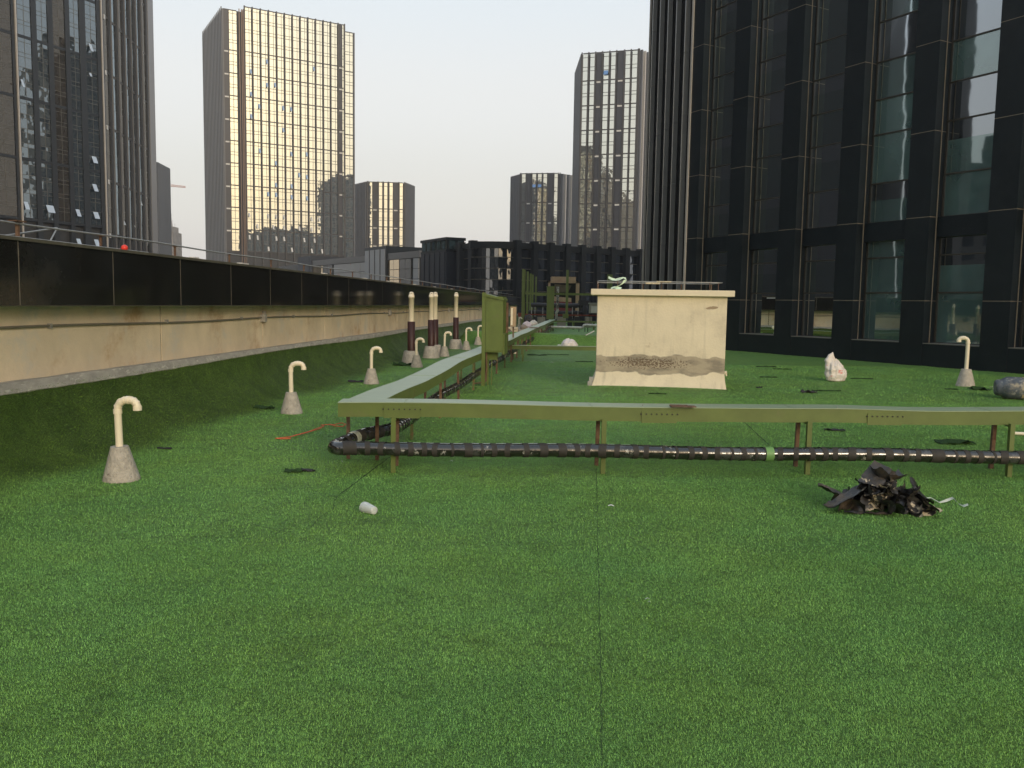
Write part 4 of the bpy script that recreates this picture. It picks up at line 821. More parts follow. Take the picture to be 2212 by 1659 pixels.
for (x0,y0,x1,y1) in ((912,1322,936,1362),(800,1455,828,1492),(876,1478,890,1505),(880,25,898,65),(716,25,730,50)):
    a,za=onT(ML2,PL,HL2,x0,y0); b,zb=onT(ML2,PL,HL2,x1,y1); sashes(tl,ML2,[(a,zb,abs(b-a)*.6,(za-zb))],mat('grey_sash',(.35,.38,.38),.3,var=.02))
# slim blue sliver tower behind it, unfinished tower and crane
ts=thing('slim_blue_tower','slim dark blue glass tower peeking out right behind the left tower','tower',(-88,210,-19)); Ms=fr((-90,210,0),84,1)
mb=MB(Ms); mb.box(-6,3.9,-10,0,-19,34.0); obj('tower_core',mb,mat('navy_cladding',(.035,.048,.065),.4),ts)
mb=MB(Ms); mb.box(-6,3.95,-10,.1,33.7,34.2); mb.box(3.7,4.0,-10,.2,-19,34.1); mb.box(2.05,2.25,0,.2,-19,34.1); obj('roof_band',mb,M_fincool,ts)
for k in range(10):
    mb=MB(Ms); mb.box(2.5,3.4,0,.06,30.4-k*3.6,33.2-k*3.6); obj('window',mb,GLL,ts)
tc_=thing('unfinished_tower','unfinished grey concrete tower with bare starter bars on top, far left in the haze','building',(-181,450,-19)); M_raw=mat('raw_concrete',(.30,.26,.22),.9,var=.25,vs=.25,stain=[(.5,(.14,.12,.10),.55,.65)])
mb=MB(); mb.box(-190,-177.2,450,462,-19,36); mb.box(-190,-178.4,450.5,461,36,39.0); mb.box(-177.2,-176.2,450,460,-19,24); mb.box(-181.5,-177.1,449.2,450,25.5,26); obj('concrete_frame',mb,M_raw,tc_)
mb=MB()
for k in range(8):
    for j in range(3): mb.box(-188+j*3.6,-186+j*3.6,449.9,450.0,-2+k*4.3,0+k*4.3)
obj('window_opening',mb,mat('opening_dark',(.08,.07,.06),.9),tc_)
mb=MB()
for k in range(30): x=random.uniform(-187,-178); y=random.uniform(451,459); mb.box(x,x+.09,y,y+.09,36,39+random.uniform(1,6.5))
for z in (40.5,42.5): mb.box(-186,-178,451,451.1,z,z+.12)
obj('starter_bars',mb,M_rust,tc_)
ck=thing('tower_crane','faint reddish tower crane jib reaching right above the unfinished tower','crane',(-252,600,-19)); M_cr=mat('crane_red',(.50,.22,.13),.6)
mb=MB(); a=Vector((-262,600,80.2)); b=Vector((-226.7,600,77.6)); n=14
for k in range(n):
    p=a.lerp(b,k/n); q=a.lerp(b,(k+1)/n); mb.tube([p,q],.22,5); up=Vector((0,0,1.7*(1-.5*k/n))); mb.tube([p+up,q+up],.18,5); mb.tube([p,p.lerp(q,.5)+up],.14,4); mb.tube([p.lerp(q,.5)+up,q],.14,4)
obj('jib',mb,M_cr,ck)
mb=MB()
for dx in (-1,1):
    for dy in (-1,1): mb.tube([(-258+dx,600+dy,-19),(-258+dx,600+dy,84)],.2,4)
for k in range(24): mb.tube([(-259,599,-19+k*4.2),(-257,599,-17+k*4.2)],.12,4); mb.tube([(-257,599,-17+k*4.2),(-259,599,-14.8+k*4.2)],.12,4)
obj('mast',mb,M_cr,ck)
# ------------------------------------------------------------------ podium blocks in the middle distance
cbd=thing('curved_podium_building','low dark glass building with black stone piers and a rounded corner, straight ahead','building',(0,90,-19))
PC=Vector((.26,90,0)); HC=52.5; MC=fr(tuple(PC),HC,1); ZC=7.95
mb=MB(MC); mb.box(-.2,60,-12,-.25,-19,ZC); obj('building_core',mb,M_pier,cbd)
mb=MB(MC); mb.box(-.2,60,-.3,.16,ZC-.62,ZC); obj('parapet_band',mb,mat('dark_stone_band',(.018,.021,.023),.5,var=.1,spec=.2),cbd)
M_cp=MATS['dark_stone_band']
for k in range(26):
    mb=MB(MC); mb.box(-.3+k*2.26,.35+k*2.26,-.3,.42,-19,ZC+.22); obj('pier',mb,M_cp,cbd)
trn=[-1,.4,1.75,2.95,4.1,5.25,6.4,7.33]
def bandglass(M,x0,x1,name='window',y=-.12,m=None,nx=1):
    mb=MB(M)
    for z0,z1 in zip(trn[:-1],trn[1:]):
        for q in range(nx):
            a=x0+(x1-x0)*q/nx; b=x0+(x1-x0)*(q+1)/nx; e=[random.uniform(-.012,.012) for _ in range(3)]
            mb.quad((a+.02,y+e[0],z0+.03),(b-.02,y+e[1],z0+.03),(b-.02,y+e[2],z1-.03),(a+.02,y+e[0]+e[2]-e[1],z1-.03),0)
            mb.box(a,b,y-.05,y+.03,z1-.035,z1+.035,1)
    return obj(name,mb,[m or GLC,M_joint],cbd)
for k in range(25): bandglass(MC,.35+k*2.26,1.96+k*2.26)
# rounded corner between (-4.02,91) and (.26,90)
cc=Vector((-1.7,94.2,0)); ra=4.55; a0=math.atan2(91.1-cc.y,-4.1-cc.x); a1=math.atan2(90-cc.y,.1-cc.x)
nA=11; ang=[a0+(a1-a0)*i/nA for i in range(nA+1)]
for i in range(nA):
    p=cc+Vector((math.cos(ang[i]),math.sin(ang[i]),0))*ra; q=cc+Vector((math.cos(ang[i+1]),math.sin(ang[i+1]),0))*ra; d=q-p
    hh=math.degrees(math.atan2(d.x,d.y)); bandglass(fr(tuple(p),hh,1),0,d.length,'curved_window',0,m=glass('dark_wavy_glass',(.75,.78,.78),(.02,.024,.03),.24,wob=.03,ws=.5))
mb=MB(); pp=[(cc.x+math.cos(a)*(ra-.12),cc.y+math.sin(a)*(ra-.12)) for a in ang]+[(2,99),(-6,99)]; mb.poly(pp,-19,ZC-.1); obj('corner_core',mb,M_pier,cbd)
mb=MB(); pp=[(cc.x+math.cos(a)*(ra+.16),cc.y+math.sin(a)*(ra+.16)) for a in ang]+[(2,99),(-6,99)]; mb.poly(pp,ZC-.62,ZC+.05); obj('corner_band',mb,M_cp,cbd)
ML=fr((-4.25,91.2,0),-24,-1)
mb=MB(ML); mb.box(-.2,7,-8,-.3,-19,ZC); obj('left_core',mb,M_pier,cbd); mb=MB(ML); mb.box(-.2,7.2,-.3,.16,ZC-.55,ZC); obj('parapet_band',mb,M_cp,cbd)
for x in (-.35,3.2): mb=MB(ML); mb.box(x,x+.9,-.3,.42,-19,ZC+.22); obj('pier',mb,M_cp,cbd)
bandglass(ML,.6,3.1,m=GLT if 0 else GLC); 
# left navy wing with penthouse strip
nb=thing('navy_podium_wing','dark navy clad podium wing with a row of small teal windows under its roof','building',(-10,110,-19))
NP=Vector((-7.5,96,0)); nh=-28.7; MN=fr(tuple(NP),nh,-1); NL=7.3; MN2=fr(tuple(NP),nh+90,1)
mb=MB(MN); mb.box(0,NL,-2.3,0,-19,7.25); obj('wing_core',mb,mat('navy_wall',(.022,.027,.038),.45,var=.15,vs=.4),nb)
mb=MB(MN); mb.box(-.05,NL+.1,-2.35,.06,8.55,8.85); mb.box(-.02,NL+.05,-2.32,.03,7.25,7.5); mb.box(.05,NL,-2.2,-.1,7.5,8.55); obj('penthouse',mb,M_pier,nb)
M_teal=glass('teal_small_glass',(.5,.66,.7),(.06,.10,.11),.3)
for k in range(5):
    x=.45+k*1.4; mb=MB(MN); mb.box(x,x+.85,-.1,-.02,7.55,8.5); obj('window',mb,M_teal,nb)
for k in range(2):
    mb=MB(MN2); x=.3+k*1.1; mb.box(x,x+.75,-.1,.06,7.55,8.5); obj('window',mb,M_teal,nb)
for k in range(5):
    mb=MB(MN); mb.box(.4+k*1.45,.5+k*1.45,0,.06,-19,7.25); obj('rib',mb,MATS['navy_wall'],nb)
# pale panelled podium
PP=Vector((-14.1,130.,0)); HP=-32.8; MP=fr(tuple(PP),HP,-1)
pd=thing('pale_panel_podium','long low podium with pale panels, gold-tinted panes and a rust-stained white section','building',(-28,150,-19))
def px3(X): return onl((900+X/4.424)*.6777,560,PP,HP)[0]
mb=MB(MP); mb.box(0,px3(-300),-10,-.2,-19,8.6); obj('podium_core',mb,M_body,pd)
mb=MB(MP); mb.box(0,px3(430),-10,.1,8.35,9.35); obj('parapet_band',mb,mat('grey_metal_band',(.16,.155,.15),.5,var=.05),pd)
M_pp=mat('pale_cladding',(.33,.345,.36),.45,var=.05,vs=.3); M_ppst=mat('pale_cladding_rust_stained',(.36,.36,.355),.5,var=.05,vs=.3,stain=[(.45,(.40,.20,.12),.60,.66)])
M_gp=mat('grey_glazing',(.075,.075,.072),.25,var=.1,vs=.3); M_gold=glass('gold_pane',(.95,.82,.6),(.28,.20,.12),.5,wob=.02,ws=.3)
def pan(X1,X0,m,z0=2,z1=8.3,nv=1,name='panel',y=.02):
    a,b=px3(X1),px3(X0)
    for k in range(nv):
        x0=a+(b-a)*k/nv; x1=a+(b-a)*(k+1)/nv; mb=MB(MP)
        for j in range(4): zz0=z0+(z1-z0)*j/4; mb.box(x0+.05,x1-.05,-.2,y,zz0+.04,zz0+(z1-z0)/4-.04)
        obj(name,mb,m,pd)
pan(1920,1845,M_pp); pan(1815,1652,M_gp,nv=2,name='window'); pan(1648,1492,M_gold,nv=2,name='window'); pan(1185,727,M_ppst,nv=6); pan(705,572,M_gp,name='window',nv=2); pan(568,432,M_gold,nv=2,name='window'); pan(232,60,M_gold,z1=7.8,nv=2,name='window')
mb=MB(MP); a,b=px3(1490),px3(1190); mb.box(a,b,-9,.35,-19,10.6); obj('stair_block',mb,M_pier,pd)
for k in range(4):
    w_=(b-a)/4; mb=MB(MP); mb.box(a+w_*k+.35,a+w_*(k+1)-.15,.35,.42,3.2 if k!=3 else 4,10.1); obj('pale_strip',mb,M_pp,pd)
mb=MB(MP); a,b=px3(430),px3(235); mb.box(a,b,-9,.3,-19,10.3); mb.box(a+1.2,a+2.2,.3,.36,6,10); mb2=mb; obj('navy_block',mb,MATS['navy_wall'],pd)
mb=MB(MP); mb.box(px3(232),px3(-60),-8,-.1,-19,8.9); obj('back_block',mb,M_gp,pd)
# ------------------------------------------------------------------ unseen buildings, added to shape the reflections in glass and granite
def brickmat(name,wall,win,sc):
    m=bpy.data.materials.new(name); m.use_nodes=True; t=m.node_tree; b=t.nodes['Principled BSDF']; tc=NN(t,'ShaderNodeTexCoord')
    sp=NN(t,'ShaderNodeSeparateXYZ'); lk(t,tc.outputs['Object'],sp.inputs[0]); ad=NN(t,'ShaderNodeMath',operation='ADD'); lk(t,sp.outputs[0],ad.inputs[0]); lk(t,sp.outputs[1],ad.inputs[1]); cb=NN(t,'ShaderNodeCombineXYZ'); lk(t,ad.outputs[0],cb.inputs[0]); lk(t,sp.outputs[2],cb.inputs[1])
    br=NN(t,'ShaderNodeTexBrick'); lk(t,cb.outputs[0],br.inputs[0]); br.offset=0; br.inputs['Scale'].default_value=1; br.inputs['Brick Width'].default_value=3.4; br.inputs['Row Height'].default_value=3.2; br.inputs['Mortar Size'].default_value=.7; br.inputs['Mortar Smooth'].default_value=0
    br.inputs['Color1'].default_value=(*win,1); br.inputs['Color2'].default_value=tuple(c*1.5 for c in win)+(1,); br.inputs['Mortar'].default_value=(*wall,1); lk(t,br.outputs[0],b.inputs['Base Color']); b.inputs['Roughness'].default_value=.8; return m
M_res=brickmat('residential_facade',(.22,.205,.185),(.05,.06,.065),1); M_res2=brickmat('grey_block_facade',(.15,.15,.14),(.04,.045,.05),1)
for i,(x,y,w_,d_,h_,m_,lb) in enumerate([(165,60,50,30,50,M_res2,'grey apartment block mirrored low in the gold tower, left part'),(225,95,40,30,56,M_res2,'grey apartment block mirrored low in the gold tower, right part'),(112,163,20,26,74,M_res,'unseen tall brown block added behind the black building to darken the tower reflections'),(150,-60,60,30,44,M_res2,'wide grey block mirrored at the foot of the small gold tower'),
    (-60,-130,30,30,52,M_res,'brown block mirrored at the foot of the small silver tower'),(-120,-60,26,40,70,M_res2,'grey slab mirrored at the left of the tall silver tower'),(-8,-190,60,24,26,M_res2,'low grey block mirrored between the silver towers'),
    (48,66,26,36,24,mat('added_dark_wing',(.035,.037,.04),.5),'unseen dark wing added behind the black building to darken the granite band reflection'),(-118,-8,24,50,70,mat('added_dark_tower',(.009,.010,.012),.5,spec=.15),'unseen dark tower added left of the roof to darken the black building windows'),(-93,40.6,10,6.8,75,MATS.get('added_dark_tower') or mat('added_dark_tower',(.009,.010,.012),.5,spec=.15),'unseen slim dark tower added to part the bright window strips'),(-95,63.7,14,33.8,75,mat('added_dark_tower',(.009,.010,.012),.5,spec=.15),'unseen broad dark tower added to darken the left windows of the black building'),(-152,38,16,14,29,M_res,'pale brown block mirrored in the right windows of the black building'),(190,185,50,26,40,M_res,'unseen low brown block added beyond the black building for the left tower reflection')]):  # dark towers and wing added to keep bright sky out of the reflections
    mb=MB(); mb.box(x-w_/2,x+w_/2,y-d_/2,y+d_/2,-19,h_); mb.box(x-w_/4,x+w_/8,y-d_/4,y+d_/4,h_,h_+3.5); mb.box(x+w_/4,x+w_/2.5,y-d_/3,y+d_/5,h_,h_+5)
    o=obj('unseen_reflected_building',mb,m_); tag(rebase(o,(x,y,-19)),lb,'building')
# ------------------------------------------------------------------ plant and frames at the far end
KY=1.25
def F(a,b,D):
    return atY(1050.4+a*kx,569.3+b*kx,D)
gf=thing('green_steel_frame','open green steel frame of tall posts and a cross rail at the roof end','frame',F(652,960,56))
def post(a,D,btop,bbot=1040,w=.10,m=M_green,par=gf,name='post'):
    p=F(a,btop,D); mb=MB(); mb.box(p.x-w/2,p.x+w/2,D,D+w,0,p.z); obj(name,mb,m,par)
post(652,56,100,w=.14); post(683,56.4,112,w=.10); post(733,60,140,w=.15); post(785,64,175,w=.14); post(823,67.5,195,w=.14); post(880,71,230,w=.12)
p=F(1435,110,56); q=F(1420,940,56); mb=MB(); mb.box(p.x-.08,p.x+.08,56,56.14,q.z,p.z); obj('post',mb,M_green,gf)
a=F(640,525,56); b=F(1990,525,56); mb=MB(); mb.box(a.x,b.x,56.15,56.25,a.z-.07,a.z+.07); obj('cross_rail',mb,M_green,gf)
a=F(880,555,60); b=F(1060,560,60); mb=MB(); mb.box(a.x,b.x,60,60.08,a.z-.05,a.z+.03); obj('cross_rail',mb,M_green,gf)
p=F(1400,925,56); mb=MB(); mb.box(p.x-.18,p.x+.18,55.9,56.3,p.z-.14,p.z+.14); obj('foot_plate',mb,M_green,gf)
cl=thing('green_duct_column','tall closed green sheet-metal column standing at the end of the receding beam','column',F(1130,985,55)); a=F(1075,400,55); b=F(1190,985,55); mb=MB(); mb.box(a.x,b.x,55,55.35,b.z,a.z-.05); mb.box((a.x+b.x)/2-.08,(a.x+b.x)/2+.06,55.05,55.2,0,b.z); obj('casing',mb,M_green,cl); mb=MB(); mb.box(a.x-.04,b.x+.04,54.95,55.4,a.z-.05,a.z); obj('lid',mb,M_green,cl)
fb=thing('far_green_beam','low green beam on short legs running right from the closed green column','beam',F(1500,1060,54)); a=F(1150,1005,54); b=F(1990,1045,54); mb=MB(); mb.box(a.x,b.x,54,54.3,b.z,a.z); obj('channel',mb,M_green,fb)
for c in (1160,1540,1900): p=F(c,1000,54); mb=MB(); mb.box(p.x-.06,p.x+.06,54.05,54.15,0,b.z); obj('leg',mb,M_green,fb)
# cooling tower
ct=thing('cooling_tower','open tan-framed cooling tower with dark inside and a hopper, on the far plant deck','cooling tower',F(1360,900,70))
a=F(1095,300,70); b=F(1635,730,70); mb=MB(); w=.28
x0,x1,z0,z1=a.x,b.x,b.z-1.1,a.z; mb.box(x0,x0+w*.6,70,70.2,z0,z1); mb.box(x1-w,x1,70,70.2,z0,z1); mb.box(x0,x1,70,70.25,z1-.18,z1); obj('frame',mb,M_tan,ct)
mb=MB(); mb.box(x0+.2,x1-.1,70.3,73,z0,z1-.1); obj('inner_chamber',mb,mat('chamber_black',(.012,.011,.010),.8),ct)
c=F(1365,262,70); mb=MB(); mb.box(x0+.25,x1-.3,69.98,72,z1+.002,z1+.33); obj('top_shroud',mb,M_tan,ct)
mb=MB(); tz=F(1360,365,69.6).z; bz=F(1360,510,69.6).z; xl=F(1210,365,69.6).x; xr=F(1500,380,69.6).x; xa=F(1200,500,69.6).x; xb=F(1440,510,69.6).x
mb.add([(xl,69.3,tz),(xr,69.3,tz-.1),(xr,70.2,tz-.1),(xl,70.2,tz),(xa,69.5,bz),(xb,69.5,bz),(xb,70.2,bz),(xa,70.2,bz)],[(0,1,2,3),(7,6,5,4),(4,5,1,0),(5,6,2,1),(7,4,0,3)]); obj('hopper',mb,mat('hopper_brown',(.13,.10,.07),.8,var=.3),ct)
mb=MB(); a=F(1200,590,66); b=F(1500,665,66); mb.add([(a.x,66,a.z+.05),(b.x,66,b.z+.25),(b.x,67,b.z+.25),(a.x,67,a.z+.05),(a.x,66,b.z-.0),(b.x,66,b.z-.08),(b.x,67,b.z-.08),(a.x,67,b.z)],[(0,1,2,3),(7,6,5,4),(4,5,1,0),(5,6,2,1),(7,4,0,3)]); obj('duct_housing',mb,M_tan,ct)
# red steel grillage on plinths
rg=thing('red_steel_beams','red oxide steel beams carrying the plant on concrete plinths','steel frame',F(1300,1050,60)); a=F(660,885,60); b=F(1990,930,60)
mb=MB(); mb.box(a.x,b.x,60,60.12,b.z+.0,a.z-.25+.25); mb.box(a.x,b.x,59.9,60.22,a.z-.06,a.z); obj('red_beam',mb,M_red,rg)
a2=F(1200,670,66); b2=F(1510,720,66); mb=MB(); mb.box(a2.x,b2.x,66,66.2,b2.z-.9,a2.z); obj('red_chiller_panel',mb,mat('deep_red',(.16,.02,.02),.5,var=.3),rg)
mb=MB(); c=F(560,900,61); d=F(650,900,61); mb.box(c.x,d.x,61,61.5,.3,c.z+.12); obj('red_beam',mb,M_red,rg)
for (x0,x1,m_) in ((905,1040,M_block),(1255,1400,M_block),(1750,1815,M_block),(1830,1860,M_block),(560,630,M_block)):
    p=F(x0,935,60.3); q=F(x1,935,60.3); mb=MB(); mb.box(p.x,q.x,60.0,60.8,0,p.z-.02); obj('plinth',mb,m_,rg)
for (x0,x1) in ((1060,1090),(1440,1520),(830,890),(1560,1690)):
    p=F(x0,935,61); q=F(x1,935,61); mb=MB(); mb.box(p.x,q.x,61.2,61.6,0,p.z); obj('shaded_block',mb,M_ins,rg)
bp=thing('black_plant_pipes','pair of thick black insulated pipes with an elbow drop at the far plant','pipe',F(1730,1060,62))
for (y_,x0,x1) in ((735,790,1760),(860,740,1700)):
    a=F(x0,y_,62); b=F(x1,y_+ (15 if y_>800 else 10),62); mb=MB(); mb.tube([a.lerp(b,i/8)+Vector((0,0,.02*math.sin(i*2))) for i in range(9)],.17 if y_<800 else .15,12); obj('run',mb,M_ins,bp)
a=F(1735,745,61.8); mb=MB(); mb.tube([(a.x-.3,61.8,a.z+.02),(a.x-.05,61.8,a.z+.05),(a.x,61.7,a.z-.12),(a.x,61.6,a.z-.6),(a.x-.05,61.6,.35),(a.x-.05,61.6,.0)],[.18,.2,.2,.14,.17,.17],12); obj('elbow_drop',mb,M_ins,bp)
for x_ in (800,860,1000,1070,1520,1620): p=F(x_,740,61.7); mb=MB(); mb.box(p.x-.025,p.x+.025,61.7,61.75,.6,p.z-.1); obj('hanger',mb,M_steel,bp)
sp_=thing('foil_riser_pipe','slender foil-wrapped pipe rising crookedly beside the green column','pipe',F(1235,1000,57)); P=[F(*q,57) for q in ((1262,408),(1258,560),(1255,700),(1250,800),(1262,830),(1235,865),(1238,930),(1232,1000))]
mb=MB(); mb.tube([p for a,b in zip(P[:-1],P[1:]) for p in (a.lerp(b,i/5) for i in range(5))],.09,10); obj('pipe',mb,mat('dirty_foil',(.42,.41,.38),.45,metal=.3,var=.3,vs=7,stain=[(6,(.10,.09,.08),.5,.58)],bump=.6,bs=12),sp_)
wp=thing('white_foil_pipe','white wrapped pipe lying along short feet behind the turf kerb','pipe',F(1500,1140,50)); a=F(1055,1118,50); b=F(1700,1132,50); c=F(1720,1088,50); d=F(1990,1095,50)
mb=MB(); mb.tube([a.lerp(b,i/12) for i in range(13)]+[b+Vector((.03,0,.06)),c,c+Vector((.1,0,.01)),d],.075,10); obj('pipe',mb,mat('white_wrap',(.58,.56,.50),.5,var=.3,vs=6,stain=[(5,(.2,.2,.18),.58,.66)]),wp)
for x_ in (1180,1635,1740,1790): p=F(x_,1130,50); mb=MB(); mb.box(p.x-.02,p.x+.02,50,50.04,0,p.z); obj('foot',mb,M_dark,wp)
ac=thing('air_conditioner','beige air conditioner unit with round fan grille behind the turf kerb','air conditioner',(-.1,36.4,0)); a=F(270,1118,36.4); b=F(562,1130,36.4)
mb=MB(); mb.bbox(a.x,b.x,36.4,36.75,.06,a.z,.012); mb.box(a.x+.05,a.x+.15,36.42,36.7,0,.06); mb.box(b.x-.15,b.x-.05,36.42,36.7,0,.06); obj('casing',mb,mat('beige_casing',(.52,.44,.32),.6,var=.08),ac)
mb=MB(); c=Vector(((a.x+b.x)/2-.12,36.395,a.z-.30)); 
for r_ in (.24,.19,.14,.09,.04): mb.tube([c+Vector((r_*math.cos(q),0,r_*math.sin(q))) for q in np.linspace(0,2*math.pi,25)],.006,5)
mb.add([tuple(c+Vector((.25*math.cos(q),.003,.25*math.sin(q)))) for q in np.linspace(0,2*math.pi,25)[:-1]],[list(range(24))],1); obj('fan_grille',mb,[M_steel,mat('grille_dark',(.12,.09,.06),.8)],ac)
mb=MB(); 
for k in range(5): mb.box(b.x-.17+k*.022,b.x-.157+k*.022,36.392,36.399,a.z-.12,a.z-.09)
obj('badge',mb,M_reveal,ac)
hv_=thing('beige_plant_unit','pale beige plant unit at the right end of the black pipes','machine',F(1900,880,58)); a=F(1835,690,58); b=F(2010,880,58); mb=MB(); mb.bbox(a.x,b.x,58,59,b.z,a.z-.1,.02); obj('casing',mb,M_block,hv_); mb=MB(); mb.box(a.x-.05,b.x,57.95,59.05,a.z-.1,a.z); obj('lid',mb,mat('lid_grey',(.26,.25,.21),.6),hv_)
c=F(1850,750,57.98); d=F(1990,870,57.98); mb=MB(); mb.box(c.x,d.x,57.97,57.995,d.z,c.z); obj('door',mb,mat('pale_door',(.55,.52,.47),.5),hv_)
mb=MB(); a=F(1640,650,59.5); b=F(1835,740,59.5); mb.box(a.x,b.x,59.5,60.5,b.z,a.z); o=obj('dark_duct',mb,M_ins); tag(rebase(o,(a.x,59.5,b.z)),'dark boxy duct beside the cooling tower frame','duct')
a=F(2200,190,62); mb=MB(); mb.box(a.x-.25,a.x+.12,62,62.2,0,a.z); o=obj('green_post',mb,M_green); tag(rebase(o,(a.x,62,0)),'wide olive post showing behind the rail of the plastered box','post')
# ------------------------------------------------------------------ small things lying about
def bagmesh(mb,c,rx,ry,h,seed,ears=True,lean=0,lobe=0):
    nr,na=34,64; vs=[]
    for i in range(nr):
        t=i/(nr-1); base=[(0,.60),(.07,.93),(.33,1.08),(.58,1.0),(.78,.80),(.92,.50),(1,.14)]
        for (t0,r0),(t1,r1) in zip(base[:-1],base[1:]):
            if t0<=t<=t1: k=(t-t0)/(t1-t0); k=k*k*(3-2*k); rr=r0+(r1-r0)*k; break
        for j in range(na):
            q=2*math.pi*j/na; p=Vector((math.cos(q),math.sin(q),0))
            fold=.14+.20*t*t; f=1+fold*noise.noise(Vector((p.x*2.4,p.y*2.4,seed+t*.8)))*1.6-fold*.9*abs(noise.noise(Vector((p.x*3.6,p.y*3.6,seed*2+t*2.2))))+.07*noise.noise(Vector((p.x*1.5,p.y*1.5,seed+t*3)))
            z=h*t+(ears*h*.22*max(0,noise.noise(Vector((p.x*1.7,p.y*1.7,seed*3)))+.1) if t>.8 else 0)*(t-.8)*5
            if lobe and t>.5: k_=max(0,math.cos(q-math.pi*1.02))**4*((t-.5)/.5)**1.2*lobe; k2=max(0,math.cos(q-.35))**6*((t-.5)/.5)**2*lobe*.35; z+=k_+k2; f+=k_*2.2+k2*1.5
            f*=1+.05*noise.noise(Vector((p.x*8,p.y*8,seed+t*9)))
            vs.append((c[0]+p.x*rx*rr*f+lean*t*t,c[1]+p.y*ry*rr*f,c[2]+z))
    mb.add(vs,[(i*na+j,i*na+(j+1)%na,(i+1)*na+(j+1)%na,(i+1)*na+j) for i in range(nr-1) for j in range(na)],0,True)
    mb.add(vs[:na],[list(range(na))[::-1]]); mb.add([Vector(v)-Vector((0,0,h*.05)) for v in vs[-na:]],[list(range(na))])
def bagshape(h=1.0,neck=.35):
    def fn(p):
        z=p.z
        if z>.35: k=1-(z-.35)*neck; p=Vector((p.x*max(.25,k),p.y*max(.25,k),z))
        if z<-.6: p=Vector((p.x,p.y,-.6+(z+.6)*.2))
        return p
    return fn
pb_=G(1800,824); bag=thing('rubbish_bag','bulging white plastic bag with red printing standing alone on the turf by the dark building','bag',(pb_.x,pb_.y,0))
mb=MB(); bagmesh(mb,(pb_.x+.03,pb_.y,.0),.22,.19,.44,3.3,False,-.02,.22); obj('bag_body',mb,mat('bag_white_red',(.72,.66,.60),.45,var=.08,vs=10,stain=[(5.2,(.70,.10,.06),.60,.62),(2.5,(.75,.45,.40),.62,.64)],bump=.4,bs=20),bag)
p=G(1229,752); mb=MB(); bagmesh(mb,(p.x,p.y,0),.28,.19,.33,8.1,False,.03,.05); o=obj('rubbish_bag',mb,mat('bag_pinkwhite',(.72,.66,.66),.45,var=.06,bump=.3,bs=20)); tag(rebase(o,(p.x,p.y,0)),'squat pinkish white bag beyond the thin cross beam, in front of the turf kerb','bag')
mb=MB(); crumple(mb,(p.x-.36,p.y,.06),.08,.06,.075,2.1,.2,3,0); o=obj('plastic_bag',mb,mat('bag_grey',(.42,.46,.42),.5,var=.1)); tag(rebase(o,(p.x-.36,p.y,0)),'tiny grey-green crumpled bag beside the squat pinkish bag','bag')
for (a,b,D,sx_,sz_,mname,col_,lb) in ((715,1080,44,.36,.30,'bag_lilac',(.50,.45,.50),'lilac-white rubbish bag heaped at the foot of the green frame post'),(835,1050,45,.36,.26,'bag_offwhite',(.55,.53,.49),'off-white rubbish bag right of the lilac one under the red beams'),(740,970,46,.36,.38,'bag_black',(.02,.02,.022),'black rubbish bag stacked behind the lilac-white one'),(660,1120,43,.28,.22,'bag_brown',(.26,.21,.17),'brownish sack in front of the lilac-white bag')):
    p=F(a,b,D); mb=MB(); bagmesh(mb,(p.x,D,max(0,p.z-sz_*.6)),sx_*.62,.17,sz_*1.15,a*.01,True,0); o=obj('rubbish_bag',mb,mat(mname,col_,.5,var=.12,bump=.3,bs=15)); tag(rebase(o,(p.x,D,0)),lb,'bag')
# the bags above rest on a low plinth
p=F(640,1150,43); q=F(900,1150,46); mb=MB(); mb.bbox(p.x-.2,q.x+.1,42.8,46.6,0,F(700,1150,44).z,.02); o=obj('low_plinth',mb,M_block); tag(rebase(o,(p.x,44,0)),'low concrete plinth carrying the heap of rubbish bags','plinth')
# heap of torn membrane
pc=Vector((3.0,6.74,0)); mp_=MB(); rs=random.Random(11)
def strip(mb,c,ln,wd,ang,tilt,curl,seed,nx=13,ny=6,roll=0):
    M=Matrix.Translation(c)@Matrix.Rotation(ang,4,'Z')@Matrix.Rotation(tilt,4,'Y')@Matrix.Rotation(roll,4,'X'); vs=[]
    for i in range(nx):
        u=(i/(nx-1)-.5)*ln; 
        for j in range(ny):
            v=(j/(ny-1)-.5)*wd*(1-.35*abs(i/(nx-1)-.5)+.2*noise.noise(Vector((i*.7,seed,0)))); a=u*curl; r=1/curl if abs(curl)>.01 else 1
            x=math.sin(a)*r; z=(1-math.cos(a))*r; z+=.5*v*v/wd*3*math.sin(seed*3)+.014*noise.noise(Vector((u*22,v*22,seed)))
            p=M@Vector((x,v,z)); p.z=max(p.z,.006+.01*noise.noise(Vector((u*9,v*9,seed)))); vs.append(p)
    th=.004; n=len(vs); vs2=[v+Vector((0,0,th)) for v in vs]
    fs=[(i*ny+j,(i+1)*ny+j,(i+1)*ny+j+1,i*ny+j+1) for i in range(nx-1) for j in range(ny-1)]
    mb.add(vs+vs2,[f[::-1] for f in fs]+[tuple(k+n for k in f) for f in fs],0,True)
for k in range(64):
    rr0=rs.uniform(0,.24); an=rs.uniform(0,6.28); zc=max(.05,.21*(1-rr0/.34)*rs.uniform(.4,1.0))
    strip(mp_,pc+Vector((rr0*1.35*math.cos(an),rr0*.7*math.sin(an),zc)),rs.uniform(.18,.34),rs.uniform(.08,.16),rs.uniform(0,6.28),rs.uniform(-.75,.75),rs.choice([-1,1])*rs.uniform(2.5,10),rs.uniform(0,9),roll=rs.uniform(-1.2,1.2))
